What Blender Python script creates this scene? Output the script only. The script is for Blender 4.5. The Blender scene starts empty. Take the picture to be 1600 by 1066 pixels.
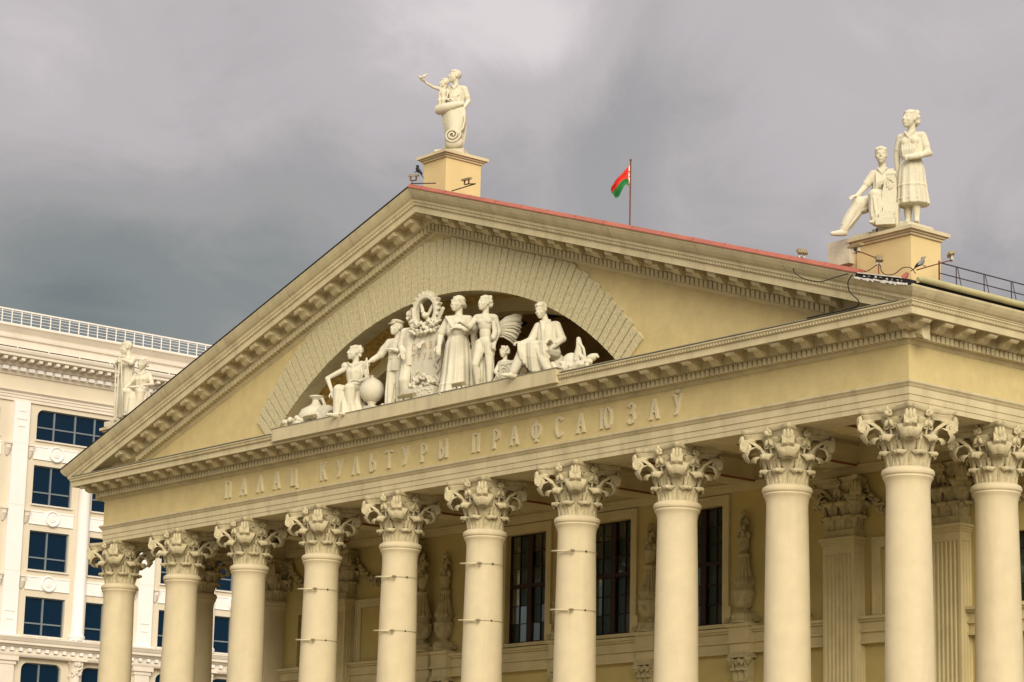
import bpy, bmesh, math, random
import numpy as np
from mathutils import Vector, Matrix

random.seed(7)
RAD = math.radians
PI = math.pi
scene = bpy.context.scene
COL = scene.collection

# ------------------------------------------------------------------ camera
cam_data = bpy.data.cameras.new('camera')
cam = bpy.data.objects.new('camera', cam_data)
COL.objects.link(cam)
CAM_POS = Vector((40.0, -45.646, 1.847))
RIGHT = Vector((0.64238, 0.76604, 0.02308))
UP = Vector((0.1496, -0.15488, 0.97654))
FWD = Vector((-0.75164, 0.62386, 0.21409))
m3 = Matrix((RIGHT, UP, -FWD)).transposed()
cam.matrix_world = Matrix.Translation(CAM_POS) @ m3.to_4x4()
cam_data.sensor_width = 36.0
cam_data.lens = 3951.48 / 1600.0 * 36.0
cam_data.clip_start = 0.5
cam_data.clip_end = 5000.0
scene.camera = cam

# ------------------------------------------------------------------ light
SUN_EL, SUN_AZ = RAD(25), RAD(59)      # azimuth from the front normal (-y) towards +x
EXPOSURE = 1.54
scene.view_settings.view_transform = 'Standard'
scene.view_settings.look = 'None'
scene.view_settings.gamma = 1.0
scene.view_settings.exposure = EXPOSURE
scene.view_settings.use_curve_mapping = False
sd = bpy.data.lights.new('sun', 'SUN')
sd.energy = 1.25
sd.angle = RAD(36)
sd.color = (1.0, 0.91, 0.745)
sun = bpy.data.objects.new('sun', sd)
COL.objects.link(sun)
to_sun = Vector((math.sin(SUN_AZ) * math.cos(SUN_EL), -math.cos(SUN_AZ) * math.cos(SUN_EL), math.sin(SUN_EL)))
sun.rotation_euler = (-to_sun).to_track_quat('-Z', 'Y').to_euler()

# ------------------------------------------------------------------ world: storm cloud over a Nishita sky
world = bpy.data.worlds.new('World')
scene.world = world
world.use_nodes = True
wt = world.node_tree
wt.nodes.clear()
def wn(t, **kw):
    n = wt.nodes.new(t)
    for k, v in kw.items():
        setattr(n, k, v)
    return n
def wl(a, b):
    wt.links.new(a, b)
w_out = wn('ShaderNodeOutputWorld')
w_mix = wn('ShaderNodeMixShader')
w_bg1 = wn('ShaderNodeBackground')
w_bg2 = wn('ShaderNodeBackground')
w_sky = wn('ShaderNodeTexSky', sky_type='NISHITA')
w_sky.sun_disc = False
w_sky.sun_elevation = SUN_EL
w_sky.sun_rotation = PI - SUN_AZ
w_bg1.inputs[1].default_value = 0.05
wl(w_sky.outputs[0], w_bg1.inputs[0])
w_mix.inputs[0].default_value = 0.985
w_tc = wn('ShaderNodeTexCoord')
w_sep = wn('ShaderNodeSeparateXYZ')
wl(w_tc.outputs['Generated'], w_sep.inputs[0])
def wmath(op, a, b=None, clamp=False):
    n = wn('ShaderNodeMath', operation=op)
    n.use_clamp = clamp
    for i, x in enumerate((a, b)):
        if x is None:
            continue
        if isinstance(x, (int, float)):
            n.inputs[i].default_value = x
        else:
            wl(x, n.inputs[i])
    return n.outputs[0]
def wnoise(scale, detail, rough, vec, dist=0.0):
    n = wn('ShaderNodeTexNoise')
    n.inputs['Scale'].default_value = scale
    n.inputs['Detail'].default_value = detail
    n.inputs['Roughness'].default_value = rough
    n.inputs['Distortion'].default_value = dist
    wl(vec, n.inputs['Vector'])
    return n.outputs['Fac']
w_map = wn('ShaderNodeMapping')
w_map.inputs['Scale'].default_value = (1.0, 1.0, 1.5)
w_map.inputs['Location'].default_value = (0.31, 0.12, 0.4)
wl(w_tc.outputs['Generated'], w_map.inputs[0])
n_big = wnoise(3.4, 4.0, 0.5, w_map.outputs[0], 0.4)
n_mid = wnoise(12.0, 9.0, 0.62, w_map.outputs[0], 0.9)
# elevation of the cloud deck: dark base low down, paler above
el = wmath('MULTIPLY', wmath('SUBTRACT', w_sep.outputs['Z'], 0.19), 1.0 / 0.165)
val = wmath('ADD', wmath('MULTIPLY', wmath('MINIMUM', el, 1.25), 0.42), 0.36)
val = wmath('ADD', val, wmath('MULTIPLY', wmath('SUBTRACT', n_big, 0.5), 0.50))
val = wmath('ADD', val, wmath('MULTIPLY', wmath('SUBTRACT', n_mid, 0.5), 0.42))
# one thin, paler hole in the cloud up and to the left, as in the photograph
def spot(direction, k):
    d = wn('ShaderNodeVectorMath', operation='DOT_PRODUCT')
    d.inputs[1].default_value = Vector(direction).normalized()
    wl(w_tc.outputs['Generated'], d.inputs[0])
    return wmath('POWER', wmath('MAXIMUM', d.outputs['Value'], 0.0), k)
def pix(u, v):
    return (RIGHT * ((u - 800) / 3951.48) + UP * (-(v - 533) / 3951.48) + FWD).normalized()
w_ramp = wn('ShaderNodeValToRGB')
cr = w_ramp.color_ramp
cr.interpolation = 'EASE'
K = 2.0 ** EXPOSURE
def skc(r, g, b):
    f = lambda c: ((c / 255 + 0.055) / 1.055) ** 2.4 / K
    return (f(r), f(g), f(b), 1)
cr.elements[0].position = 0.0
cr.elements[0].color = skc(108, 118, 121)
cr.elements[1].position = 1.0
cr.elements[1].color = skc(222, 214, 215)
for p_, c_ in ((0.22, skc(134, 140, 140)), (0.48, skc(163, 161, 162)), (0.74, skc(190, 184, 186))):
    e = cr.elements.new(p_)
    e.color = c_
for (u_, v_, k_, a_) in ((868, 62, 4200, 0.14), (800, 20, 2200, 0.16), (690, -20, 1200, 0.16), (560, 40, 1500, 0.08), (130, 200, 1500, 0.12), (40, 60, 1500, 0.14), (300, 230, 1200, 0.14), (600, 210, 1500, 0.10), (120, 470, 900, -0.34), (430, 440, 900, -0.20),
                         (1000, 200, 1800, -0.06), (1330, 60, 900, 0.10), (1540, 300, 900, 0.14), (1250, 330, 900, 0.05)):
    val = wmath('ADD', val, wmath('MULTIPLY', spot(pix(u_, v_), k_), a_))
wl(val, w_ramp.inputs[0])
wl(w_ramp.outputs[0], w_bg2.inputs[0])
# an overcast dome brightens towards the zenith
zen = wn('ShaderNodeMapRange')
zen.interpolation_type = 'SMOOTHSTEP'
zen.inputs['From Min'].default_value = 0.36
zen.inputs['From Max'].default_value = 0.95
zen.inputs['To Min'].default_value = 1.0
zen.inputs['To Max'].default_value = 2.1
wl(w_sep.outputs['Z'], zen.inputs['Value'])
wl(zen.outputs[0], w_bg2.inputs[1])
wl(w_bg1.outputs[0], w_mix.inputs[1])
wl(w_bg2.outputs[0], w_mix.inputs[2])
wl(w_mix.outputs[0], w_out.inputs[0])

# ------------------------------------------------------------------ materials
def mat(name, color, rough=0.8, var=0.12, scale=2.0, bump=0.0, bscale=30.0, dirt=None, dscale=0.7, damt=0.35,
        spec=0.3, metal=0.0, streak=False):
    m = bpy.data.materials.new(name)
    m.use_nodes = True
    nt = m.node_tree
    b = nt.nodes['Principled BSDF']
    b.inputs['Roughness'].default_value = rough
    b.inputs['Metallic'].default_value = metal
    b.inputs['Specular IOR Level'].default_value = spec
    tc = nt.nodes.new('ShaderNodeTexCoord')
    geo = nt.nodes.new('ShaderNodeNewGeometry')
    def noise(s, d, vec, r=0.55):
        n = nt.nodes.new('ShaderNodeTexNoise')
        n.inputs['Scale'].default_value = s
        n.inputs['Detail'].default_value = d
        n.inputs['Roughness'].default_value = r
        nt.links.new(vec, n.inputs['Vector'])
        return n.outputs['Fac']
    pos = geo.outputs['Position']
    c = tuple(color)
    n1 = noise(scale, 6, pos)
    ramp = nt.nodes.new('ShaderNodeValToRGB')
    ramp.color_ramp.elements[0].position = 0.3
    ramp.color_ramp.elements[1].position = 0.7
    ramp.color_ramp.elements[0].color = tuple(x * (1 - var) for x in c) + (1,)
    ramp.color_ramp.elements[1].color = tuple(min(1, x * (1 + var)) for x in c) + (1,)
    nt.links.new(n1, ramp.inputs[0])
    colr = ramp.outputs[0]
    if dirt is not None:
        vec = pos
        if streak:
            mp = nt.nodes.new('ShaderNodeMapping')
            mp.inputs['Scale'].default_value = (2.2, 2.2, 0.28)
            nt.links.new(pos, mp.inputs[0])
            vec = mp.outputs[0]
        n2 = noise(dscale, 7, vec, 0.62)
        r2 = nt.nodes.new('ShaderNodeValToRGB')
        r2.color_ramp.elements[0].position = 0.5
        r2.color_ramp.elements[1].position = 0.78
        r2.color_ramp.elements[0].color = (0, 0, 0, 1)
        r2.color_ramp.elements[1].color = (damt, damt, damt, 1)
        nt.links.new(n2, r2.inputs[0])
        mx = nt.nodes.new('ShaderNodeMixRGB')
        nt.links.new(r2.outputs[0], mx.inputs[0])
        nt.links.new(colr, mx.inputs[1])
        mx.inputs[2].default_value = tuple(dirt) + (1,)
        colr = mx.outputs[0]
    nt.links.new(colr, b.inputs['Base Color'])
    if bump > 0:
        n3 = noise(bscale, 4, pos)
        bp = nt.nodes.new('ShaderNodeBump')
        bp.inputs['Strength'].default_value = bump
        bp.inputs['Distance'].default_value = 0.02
        nt.links.new(n3, bp.inputs['Height'])
        nt.links.new(bp.outputs[0], b.inputs['Normal'])
    return m

DIRT = (0.20, 0.165, 0.085)
M = {}
M['trim'] = mat('cream_plaster', (0.55, 0.475, 0.295), 0.85, 0.09, 1.4, 0.3, 40, DIRT, 1.1, 0.45, streak=True)
M['yellow'] = mat('ochre_plaster', (0.565, 0.46, 0.22), 0.85, 0.07, 3.0, 0.5, 24, (0.40, 0.32, 0.17), 0.45, 0.34, streak=True)
M['column'] = mat('column_plaster', (0.61, 0.52, 0.335), 0.85, 0.05, 2.4, 0.45, 40, (0.40, 0.32, 0.17), 0.55, 0.42, streak=True)
M['capital'] = mat('capital_plaster', (0.52, 0.45, 0.28), 0.85, 0.14, 7.0, 0.5, 36, DIRT, 5.0, 0.5)
M['wall'] = mat('porch_wall_ochre', (0.53, 0.43, 0.165), 0.85, 0.07, 0.8, 0.2, 35, (0.26, 0.20, 0.09), 0.6, 0.3)
M['relief'] = mat('porch_relief_plaster', (0.5, 0.425, 0.23), 0.85, 0.12, 3.0, 0.3, 40, (0.14, 0.12, 0.07), 3.2, 0.8)
M['porch'] = mat('porch_trim_plaster', (0.62, 0.525, 0.29), 0.85, 0.08, 1.4, 0.2, 40, DIRT, 0.9, 0.3)
M['rough'] = mat('bush_hammered_stone', (0.535, 0.475, 0.285), 0.9, 0.16, 14.0, 1.0, 16, (0.27, 0.21, 0.10), 9.0, 0.55)
M['statue'] = mat('cream_statue_plaster', (0.615, 0.57, 0.43), 0.8, 0.06, 2.0, 0.55, 13, (0.38, 0.32, 0.19), 1.6, 0.5, streak=True)
M['statue_white'] = mat('pale_statue_plaster', (0.64, 0.595, 0.455), 0.8, 0.06, 2.0, 0.55, 13, (0.34, 0.30, 0.20), 1.8, 0.55, streak=True)
M['ped'] = mat('pedestal_yellow_plaster', (0.66, 0.52, 0.26), 0.85, 0.06, 1.0, 0.2, 35, (0.50, 0.36, 0.18), 0.9, 0.35)
M['pedcap'] = mat('pedestal_cap_plaster', (0.6, 0.515, 0.33), 0.85, 0.09, 2.0, 0.25, 35, (0.28, 0.19, 0.10), 1.6, 0.5)
M['red'] = mat('red_painted_metal', (0.36, 0.11, 0.07), 0.6, 0.15, 1.5, 0.1, 20, (0.30, 0.09, 0.07), 1.0, 0.4)
M['roof'] = mat('roof_metal', (0.22, 0.07, 0.05), 0.7, 0.1)
M['black'] = mat('black_metal_and_shade', (0.012, 0.012, 0.012), 0.7, 0.1)  # also colours the strips that stand in for shade at the gutter
M['flash'] = mat('white_flashing', (0.66, 0.64, 0.58), 0.6, 0.15, 6.0)
M['iron'] = mat('dark_iron', (0.05, 0.035, 0.035), 0.6, 0.15, 6.0)
M['rust'] = mat('rusty_steel', (0.16, 0.06, 0.035), 0.8, 0.3, 9.0)
M['lamp'] = mat('drab_lamp_housing', (0.30, 0.25, 0.14), 0.6, 0.15, 9.0)
M['lampwhite'] = mat('white_lamp_bracket', (0.62, 0.60, 0.55), 0.6, 0.1, 9.0)
M['gutter'] = mat('gutter_paint', (0.42, 0.38, 0.2), 0.7, 0.14, 3.0, 0.2, 20, (0.25, 0.23, 0.09), 1.8, 0.5)
M['zinc'] = mat('dull_zinc', (0.25, 0.23, 0.17), 0.55, 0.15, 3.0)
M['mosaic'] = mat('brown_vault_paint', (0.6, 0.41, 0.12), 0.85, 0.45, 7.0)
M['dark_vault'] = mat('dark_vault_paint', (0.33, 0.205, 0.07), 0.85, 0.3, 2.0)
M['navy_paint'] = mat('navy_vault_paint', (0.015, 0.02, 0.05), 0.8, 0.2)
M['beam_red'] = mat('brown_red_moulding', (0.27, 0.085, 0.035), 0.8, 0.15)
M['frame'] = mat('dark_window_frame', (0.030, 0.013, 0.008), 0.55, 0.15)
M['curtain'] = mat('grey_curtain', (0.30, 0.32, 0.29), 0.9, 0.25, 5.0)
M['interior'] = mat('dark_interior', (0.16, 0.18, 0.155), 0.9, 0.1)
M['o_wall'] = mat('beige_office_plaster', (0.64, 0.57, 0.44), 0.85, 0.04, 0.6, 0.15, 30, (0.5, 0.41, 0.29), 0.5, 0.25)
M['o_trim'] = mat('pale_office_stone', (0.71, 0.645, 0.545), 0.85, 0.05, 0.8, 0.15, 30, (0.48, 0.42, 0.32), 0.7, 0.25, streak=True)
M['o_white'] = mat('white_office_panel', (0.8, 0.77, 0.735), 0.8, 0.03, 0.8, 0.1, 30)
M['o_frame'] = mat('grey_window_frame', (0.16, 0.19, 0.21), 0.5, 0.08)
M['o_rail'] = mat('white_railing_paint', (0.80, 0.76, 0.70), 0.6, 0.03)
M['f_red'] = mat('red_flag_cloth', (0.62, 0.035, 0.02), 0.8, 0.15, 6.0)
M['f_green'] = mat('green_flag_cloth', (0.02, 0.17, 0.045), 0.8, 0.15, 6.0)
M['bird'] = mat('black_feathers', (0.012, 0.012, 0.016), 0.6, 0.2, 20.0)
M['birdgrey'] = mat('grey_feathers', (0.22, 0.22, 0.22), 0.8, 0.2, 20.0)
M['paving'] = mat('grey_paving', (0.28, 0.24, 0.165), 0.9, 0.12, 0.5, 0.3, 8.0, (0.16, 0.15, 0.13), 0.05, 0.5)

def glass(name, color, refl_rough, spec=0.6):
    m = bpy.data.materials.new(name)
    m.use_nodes = True
    nt = m.node_tree
    b = nt.nodes['Principled BSDF']
    b.inputs['Base Color'].default_value = color + (1,)
    b.inputs['Roughness'].default_value = refl_rough
    b.inputs['Specular IOR Level'].default_value = spec
    geo = nt.nodes.new('ShaderNodeNewGeometry')
    n = nt.nodes.new('ShaderNodeTexNoise')
    n.inputs['Scale'].default_value = 0.9
    bp = nt.nodes.new('ShaderNodeBump')
    bp.inputs['Strength'].default_value = 0.16
    bp.inputs['Distance'].default_value = 0.05
    nt.links.new(geo.outputs['Position'], n.inputs['Vector'])
    nt.links.new(n.outputs['Fac'], bp.inputs['Height'])
    nt.links.new(bp.outputs[0], b.inputs['Normal'])
    return m
M['o_glass'] = glass('blue_office_glass', (0.002, 0.014, 0.034), 0.08, 0.36)
gm = bpy.data.materials.new('palace_window_glass')
gm.use_nodes = True
_nt = gm.node_tree
_nt.nodes.clear()
_o = _nt.nodes.new('ShaderNodeOutputMaterial')
_mx = _nt.nodes.new('ShaderNodeMixShader')
_tr = _nt.nodes.new('ShaderNodeBsdfTransparent')
_tr.inputs[0].default_value = (0.62, 0.68, 0.64, 1)
_gl = _nt.nodes.new('ShaderNodeBsdfGlossy')
_gl.inputs['Roughness'].default_value = 0.05
_gl.inputs['Color'].default_value = (0.8, 0.85, 0.85, 1)
_fr = _nt.nodes.new('ShaderNodeFresnel')
_fr.inputs[0].default_value = 1.28
_nt.links.new(_fr.outputs[0], _mx.inputs[0])
_nt.links.new(_tr.outputs[0], _mx.inputs[1])
_nt.links.new(_gl.outputs[0], _mx.inputs[2])
_nt.links.new(_mx.outputs[0], _o.inputs[0])
M['glass'] = gm
# ornamented hoist strip of the flag: red pattern on white
fm = mat('flag_ornament_cloth', (0.75, 0.70, 0.66), 0.8, 0.05)
_nt = fm.node_tree
_b = _nt.nodes['Principled BSDF']
_g = _nt.nodes.new('ShaderNodeNewGeometry')
_v = _nt.nodes.new('ShaderNodeTexVoronoi')
_v.inputs['Scale'].default_value = 14.0
_r = _nt.nodes.new('ShaderNodeValToRGB')
_r.color_ramp.interpolation = 'CONSTANT'
_r.color_ramp.elements[0].color = (0.62, 0.04, 0.03, 1)
_r.color_ramp.elements[1].position = 0.42
_r.color_ramp.elements[1].color = (0.78, 0.70, 0.66, 1)
_nt.links.new(_g.outputs['Position'], _v.inputs['Vector'])
_nt.links.new(_v.outputs['Distance'], _r.inputs[0])
_nt.links.new(_r.outputs[0], _b.inputs['Base Color'])
M['f_orn'] = fm

# ------------------------------------------------------------------ mesh helpers
class MB:
    def __init__(s):
        s.v = []
        s.f = []
    def add(s, verts, faces):
        o = len(s.v)
        s.v += [tuple(map(float, p)) for p in verts]
        s.f += [tuple(i + o for i in f) for f in faces]
        return s
    def box(s, x0, x1, y0, y1, z0, z1):
        return s.add([(x0, y0, z0), (x1, y0, z0), (x1, y1, z0), (x0, y1, z0), (x0, y0, z1), (x1, y0, z1), (x1, y1, z1), (x0, y1, z1)],
                     [(3, 2, 1, 0), (4, 5, 6, 7), (0, 1, 5, 4), (1, 2, 6, 5), (2, 3, 7, 6), (3, 0, 4, 7)])
    def grid(s, P, close_u=False, close_v=False):
        # P[u][v] points
        nu, nv = len(P), len(P[0])
        vs = [p for row in P for p in row]
        fs = []
        for i in range(nu if close_u else nu - 1):
            for j in range(nv if close_v else nv - 1):
                a, b = i * nv + j, i * nv + (j + 1) % nv
                c, d = ((i + 1) % nu) * nv + (j + 1) % nv, ((i + 1) % nu) * nv + j
                fs.append((a, b, c, d))
        return s.add(vs, fs)
    def tube(s, pts, r, n=8, cap=True):
        pts = [Vector(p) for p in pts]
        rs = r if isinstance(r, (list, tuple)) else [r] * len(pts)
        rings = []
        for i, p in enumerate(pts):
            t = (pts[min(i + 1, len(pts) - 1)] - pts[max(i - 1, 0)]).normalized()
            a = Vector((0, 0, 1)) if abs(t.z) < 0.9 else Vector((1, 0, 0))
            e1 = t.cross(a).normalized()
            e2 = t.cross(e1)
            rings.append([p + (e1 * math.cos(2 * PI * k / n) + e2 * math.sin(2 * PI * k / n)) * rs[i] for k in range(n)])
        o = len(s.v)
        s.grid(rings, close_v=True)
        if cap:
            s.f.append(tuple(o + k for k in range(n)))
            s.f.append(tuple(o + (len(pts) - 1) * n + k for k in reversed(range(n))))
        return s
    def lathe(s, prof, n=32, c=(0, 0, 0), flute=None, a0=0, a1=2 * PI):
        full = abs(a1 - a0 - 2 * PI) < 1e-6
        m = n if full else n + 1
        P = []
        for k in range(m):
            a = a0 + (a1 - a0) * k / n
            row = []
            for i, (r, z) in enumerate(prof):
                rr = r * (flute(a, z) if flute else 1)
                row.append((c[0] + rr * math.cos(a), c[1] + rr * math.sin(a), c[2] + z))
            P.append(row)
        return s.grid(P, close_u=full)
    def ell(s, c, r, n=10, m=7, rot=None):
        P = []
        for i in range(m + 1):
            th = PI * i / m
            row = []
            for k in range(n):
                ph = 2 * PI * k / n
                p = Vector((r[0] * math.sin(th) * math.cos(ph), r[1] * math.sin(th) * math.sin(ph), r[2] * math.cos(th)))
                if rot is not None:
                    p = rot @ p
                row.append(p + Vector(c))
            P.append(row)
        return s.grid(P, close_v=True)
    def prism(s, poly, x0, x1, axis='x'):
        # poly: list of 2D points; extruded along axis
        n = len(poly)
        def mk(t, p):
            return (t, p[0], p[1]) if axis == 'x' else ((p[0], t, p[1]) if axis == 'y' else (p[0], p[1], t))
        vs = [mk(x0, p) for p in poly] + [mk(x1, p) for p in poly]
        fs = [tuple(range(n)), tuple(reversed(range(n, 2 * n)))]
        fs += [(i, (i + 1) % n, n + (i + 1) % n, n + i) for i in range(n)]
        return s.add(vs, fs)
    def mesh(s, name, smooth=False, fix=True, angle=None):
        me = bpy.data.meshes.new(name)
        me.from_pydata(s.v, [], s.f)
        if fix:
            bm = bmesh.new()
            bm.from_mesh(me)
            bmesh.ops.remove_doubles(bm, verts=bm.verts, dist=1e-5)
            bmesh.ops.recalc_face_normals(bm, faces=bm.faces)
            bm.to_mesh(me)
            bm.free()
        if smooth:
            me.polygons.foreach_set('use_smooth', [True] * len(me.polygons))
            if angle:
                me.set_sharp_from_angle(angle=RAD(angle))
        me.update()
        return me
    def build(s, name, m, parent=None, smooth=False, loc=None, rotz=0, fix=True, angle=None, kind=None):
        return link(name, s.mesh(name, smooth, fix, angle), m, parent, loc, rotz, kind)

def link(name, me, m, parent=None, loc=None, rotz=0, kind=None):
    if m is not None and not me.materials:
        me.materials.append(m)
    o = bpy.data.objects.new(name, me)
    COL.objects.link(o)
    if parent is not None:
        o.parent = parent
    if loc is not None:
        o.location = loc
    o.rotation_euler = (0, 0, rotz)
    if kind:
        o['kind'] = kind
    return o

def spline(pts, n=7):
    P = [Vector(p) for p in pts]
    P = [P[0] * 2 - P[1]] + P + [P[-1] * 2 - P[-2]]
    out = []
    for i in range(1, len(P) - 2):
        for k in range(n):
            t = k / n
            a, b, c, d = P[i - 1], P[i], P[i + 1], P[i + 2]
            out.append(.5 * ((2 * b) + (c - a) * t + (2 * a - 5 * b + 4 * c - d) * t * t + (3 * b - a - 3 * c + d) * t ** 3))
    return out + [P[-2]]

def thing(name, label, cat, loc=(0, 0, 0), rotz=0, group=None):
    o = bpy.data.objects.new(name, None)
    COL.objects.link(o)
    o.location = loc
    o.rotation_euler = (0, 0, rotz)
    o.empty_display_size = 0.2
    tag(o, label, cat, group)
    return o

def part(name, parent, loc=(0, 0, 0), rotz=0):
    o = bpy.data.objects.new(name, None)
    COL.objects.link(o)
    o.parent = parent
    o.location = loc
    o.rotation_euler = (0, 0, rotz)
    return o

def tag(o, label, cat, group=None, kind=None):
    o['label'] = label
    o['category'] = cat
    if group:
        o['group'] = group
    if kind:
        o['kind'] = kind

def copy_part(o, parent, loc=None, rotz=None):
    c = o.copy()
    COL.objects.link(c)
    c.parent = parent
    if loc is not None:
        c.location = loc
    if rotz is not None:
        c.rotation_euler = (0, 0, rotz)
    return c

def wall_holes(mb, a0, a1, z0, z1, holes, put):
    """rectangular wall with rectangular holes; put(a,z)->3D front point"""
    xs = sorted(set([a0, a1] + [h[0] for h in holes] + [h[1] for h in holes]))
    zs = sorted(set([z0, z1] + [h[2] for h in holes] + [h[3] for h in holes]))
    for i in range(len(xs) - 1):
        for j in range(len(zs) - 1):
            cx, cz = (xs[i] + xs[i + 1]) / 2, (zs[j] + zs[j + 1]) / 2
            if any(h[0] < cx < h[1] and h[2] < cz < h[3] for h in holes):
                continue
            mb.add([put(xs[i], zs[j]), put(xs[i + 1], zs[j]), put(xs[i + 1], zs[j + 1]), put(xs[i], zs[j + 1])], [(0, 1, 2, 3)])

# ------------------------------------------------------------------ ground
g = MB().add([(-1500, -1500, 0), (1500, -1500, 0), (1500, 1500, 0), (-1500, 1500, 0)], [(0, 1, 2, 3)]).build('ground', M['paving'])
g['kind'] = 'structure'

# ================================================================== THE PALACE
palace = thing('palace', 'cream and ochre palace front with ten columns, pediment and large arch', 'building', (0, 0, 0))
S = 4.0
XL, XR = -36.0, 0.0
YB = 26.0            # how far back the flanks are built
XC = -18.0
ZR = 22.40           # apex of the raking sima
SLOPE = 0.322

# stylobate and steps
st = MB()
for k in range(6):
    st.box(XL - 1.4 - 0.35 * k, XR + 1.4 + 0.35 * k, -1.4 - 0.35 * k, YB, 0.0 if k else 0.004, 1.2 - 0.2 * k - (0.004 if k else 0))
st.build('steps', M['paving'], palace)

# ---------------------------------------------------------------- swept entablature
def sweep(prof, ya, yb):
    """closed profile [(e,z)] swept round left flank, front and right flank with mitred corners"""
    mb = MB()
    P = []
    for (e, z) in prof:
        P.append([(XL - e, yb, z), (XL - e, -e, z), (XR + e, -e, z), (XR + e, yb, z)])
    P.append(P[0])
    mb.grid(P)
    for j in (0, 3):
        mb.add([row[j] for row in P[:-1]], [tuple(range(len(prof)))])
    return mb

sweep([(-.48, 13.495), (.482, 13.495), (.482, 13.62), (.50, 13.627), (.50, 13.775), (.522, 13.782), (.522, 13.955), (.545, 13.97), (.575, 14.02), (.61, 14.055), (.612, 14.11),
       (.50, 14.135), (-.48, 14.135)], 0, YB).build('architrave', M['trim'], palace)
frieze = sweep([(.1, 14.137), (.497, 14.137), (.497, 15.0), (.1, 15.0)], 0, YB).build('frieze', M['yellow'], palace)
cornice = sweep([(.1, 15.002), (.515, 15.002), (.53, 15.03), (.56, 15.05), (.58, 15.075), (.58, 15.09), (.58, 15.268), (.72, 15.272), (.74, 15.29), (.775, 15.30), (.80, 15.32), (.82, 15.325),
                 (.82, 15.56), (1.29, 15.56), (1.29, 15.475), (1.36, 15.475), (1.36, 15.655), (1.395, 15.66), (1.405, 15.69), (1.44, 15.74), (1.462, 15.755), (1.465, 15.79),
                 (1.42, 15.80), (.1, 15.86)], 0, YB).build('cornice', M['trim'], palace)

# metal flashing on the edge of the front cornice
MB().box(XL - 1.2, -25.0, -1.475, -1.0, 15.812, 15.835).build('edge_flashing', M['zinc'], cornice)
MB().box(-11.2, XR + 1.0, -1.475, -1.0, 15.812, 15.835).build('edge_flashing', M['zinc'], cornice)
# plain parapet in front of the niche
MB().box(-24.9, -11.3, -1.482, -1.30, 15.56, 15.955).build('plain_fascia', M['trim'], cornice)
MB().box(-24.95, -11.25, -1.50, -1.29, 15.956, 15.975).build('fascia_flashing', M['zinc'], cornice)

# ---------------------------------------------------------------- dentils, modillions, egg moulding
dent_me = MB().box(-0.056, 0.056, -0.765, -0.57, 15.098, 15.264).mesh('dentil')
dent_me.materials.append(M['trim'])
def modillion_mesh():
    mb = MB()
    body = [(-.80, 15.30), (-.80, 15.53), (-1.235, 15.53), (-1.275, 15.50), (-1.29, 15.455), (-1.28, 15.41), (-1.245, 15.375), (-1.20, 15.37), (-1.16, 15.39), (-1.12, 15.40), (-1.075, 15.385),
            (-1.04, 15.35), (-1.01, 15.315), (-.97, 15.29), (-.92, 15.27), (-.87, 15.272), (-.83, 15.29)]
    mb.prism(body, -0.145, 0.145)
    mb.box(-0.19, 0.19, -1.289, -.815, 15.531, 15.558)
    for sx in (-1, 1):
        mb.lathe([(0.0, -.014), (.075, -.014), (.08, 0), (0.0, .014)], 10)
        n = len(mb.v)
        mb.v[n - 40:] = [(sx * 0.145 + (z if sx > 0 else -z), -.925 + x, 15.375 + y) for (x, y, z) in mb.v[n - 40:]]
        mb.lathe([(0.0, -.01), (.035, -.01), (.04, 0), (0.0, .01)], 8)
        n = len(mb.v)
        mb.v[n - 32:] = [(sx * 0.145 + (z if sx > 0 else -z), -1.232 + x, 15.455 + y) for (x, y, z) in mb.v[n - 32:]]
    # acanthus leaf on the underside
    mb.ell((0, -1.08, 15.40), (.10, .13, .035), 8, 5)
    return mb.mesh('modillion')
mod_me = modillion_mesh()
mod_me.materials.append(M['trim'])
ros_me = MB().ell((0, -1.06, 15.545), (.11, .11, .03), 8, 5).ell((0, -1.06, 15.515), (.045, .045, .03), 6, 4).mesh('soffit_rosette')
ros_me.materials.append(M['trim'])

DP, MP = 0.172, 0.787
stuff_d = MB()
def put_piece(name, me, parent, Mx, base_parent_inv=None):
    o = bpy.data.objects.new(name, me)
    COL.objects.link(o)
    o.parent = parent
    o.matrix_local = Mx
    return o

nd = int((36 + 2 * .70) / DP)
x0 = XC - (nd - 1) * DP / 2
dent_count = 0
for k in range(nd):
    put_piece('dentil', dent_me, cornice, Matrix.Translation((x0 + k * DP, 0, 0)))
    dent_count += 1
ROT90 = Matrix.Rotation(PI / 2, 4, 'Z')
for k in range(150):
    y = -0.56 + k * 0.169
    if y > YB - 0.2:
        break
    if k < 34:
        put_piece('dentil', dent_me, cornice, Matrix.Translation((0, y, 0)) @ ROT90)
    else:
        stuff_d.box(.57, .765, y - .056, y + .056, 15.098, 15.264)
    stuff_d.box(XL - .765, XL - .57, y - .056, y + .056, 15.098, 15.264)
stuff_d.build('dentil_run', M['trim'], cornice, kind='stuff')
nm = 48
MP = 37.56 / 47
x0m = XC - (nm - 1) * MP / 2
for k in range(nm):
    put_piece('modillion', mod_me, cornice, Matrix.Translation((x0m + k * MP, 0, 0)))
    if k < nm - 1:
        put_piece('rosette', ros_me, cornice, Matrix.Translation((x0m + (k + .5) * MP, 0, 0)))
for k in range(13):
    y = -0.71 + k * .81
    put_piece('modillion', mod_me, cornice, Matrix.Translation((0, y, 0)) @ ROT90)
    put_piece('rosette', ros_me, cornice, Matrix.Translation((0, y + MP / 2, 0)) @ ROT90)
    put_piece('modillion', mod_me, cornice, Matrix.Translation((XL, y, 0)) @ Matrix.Rotation(-PI / 2, 4, 'Z'))
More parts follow.
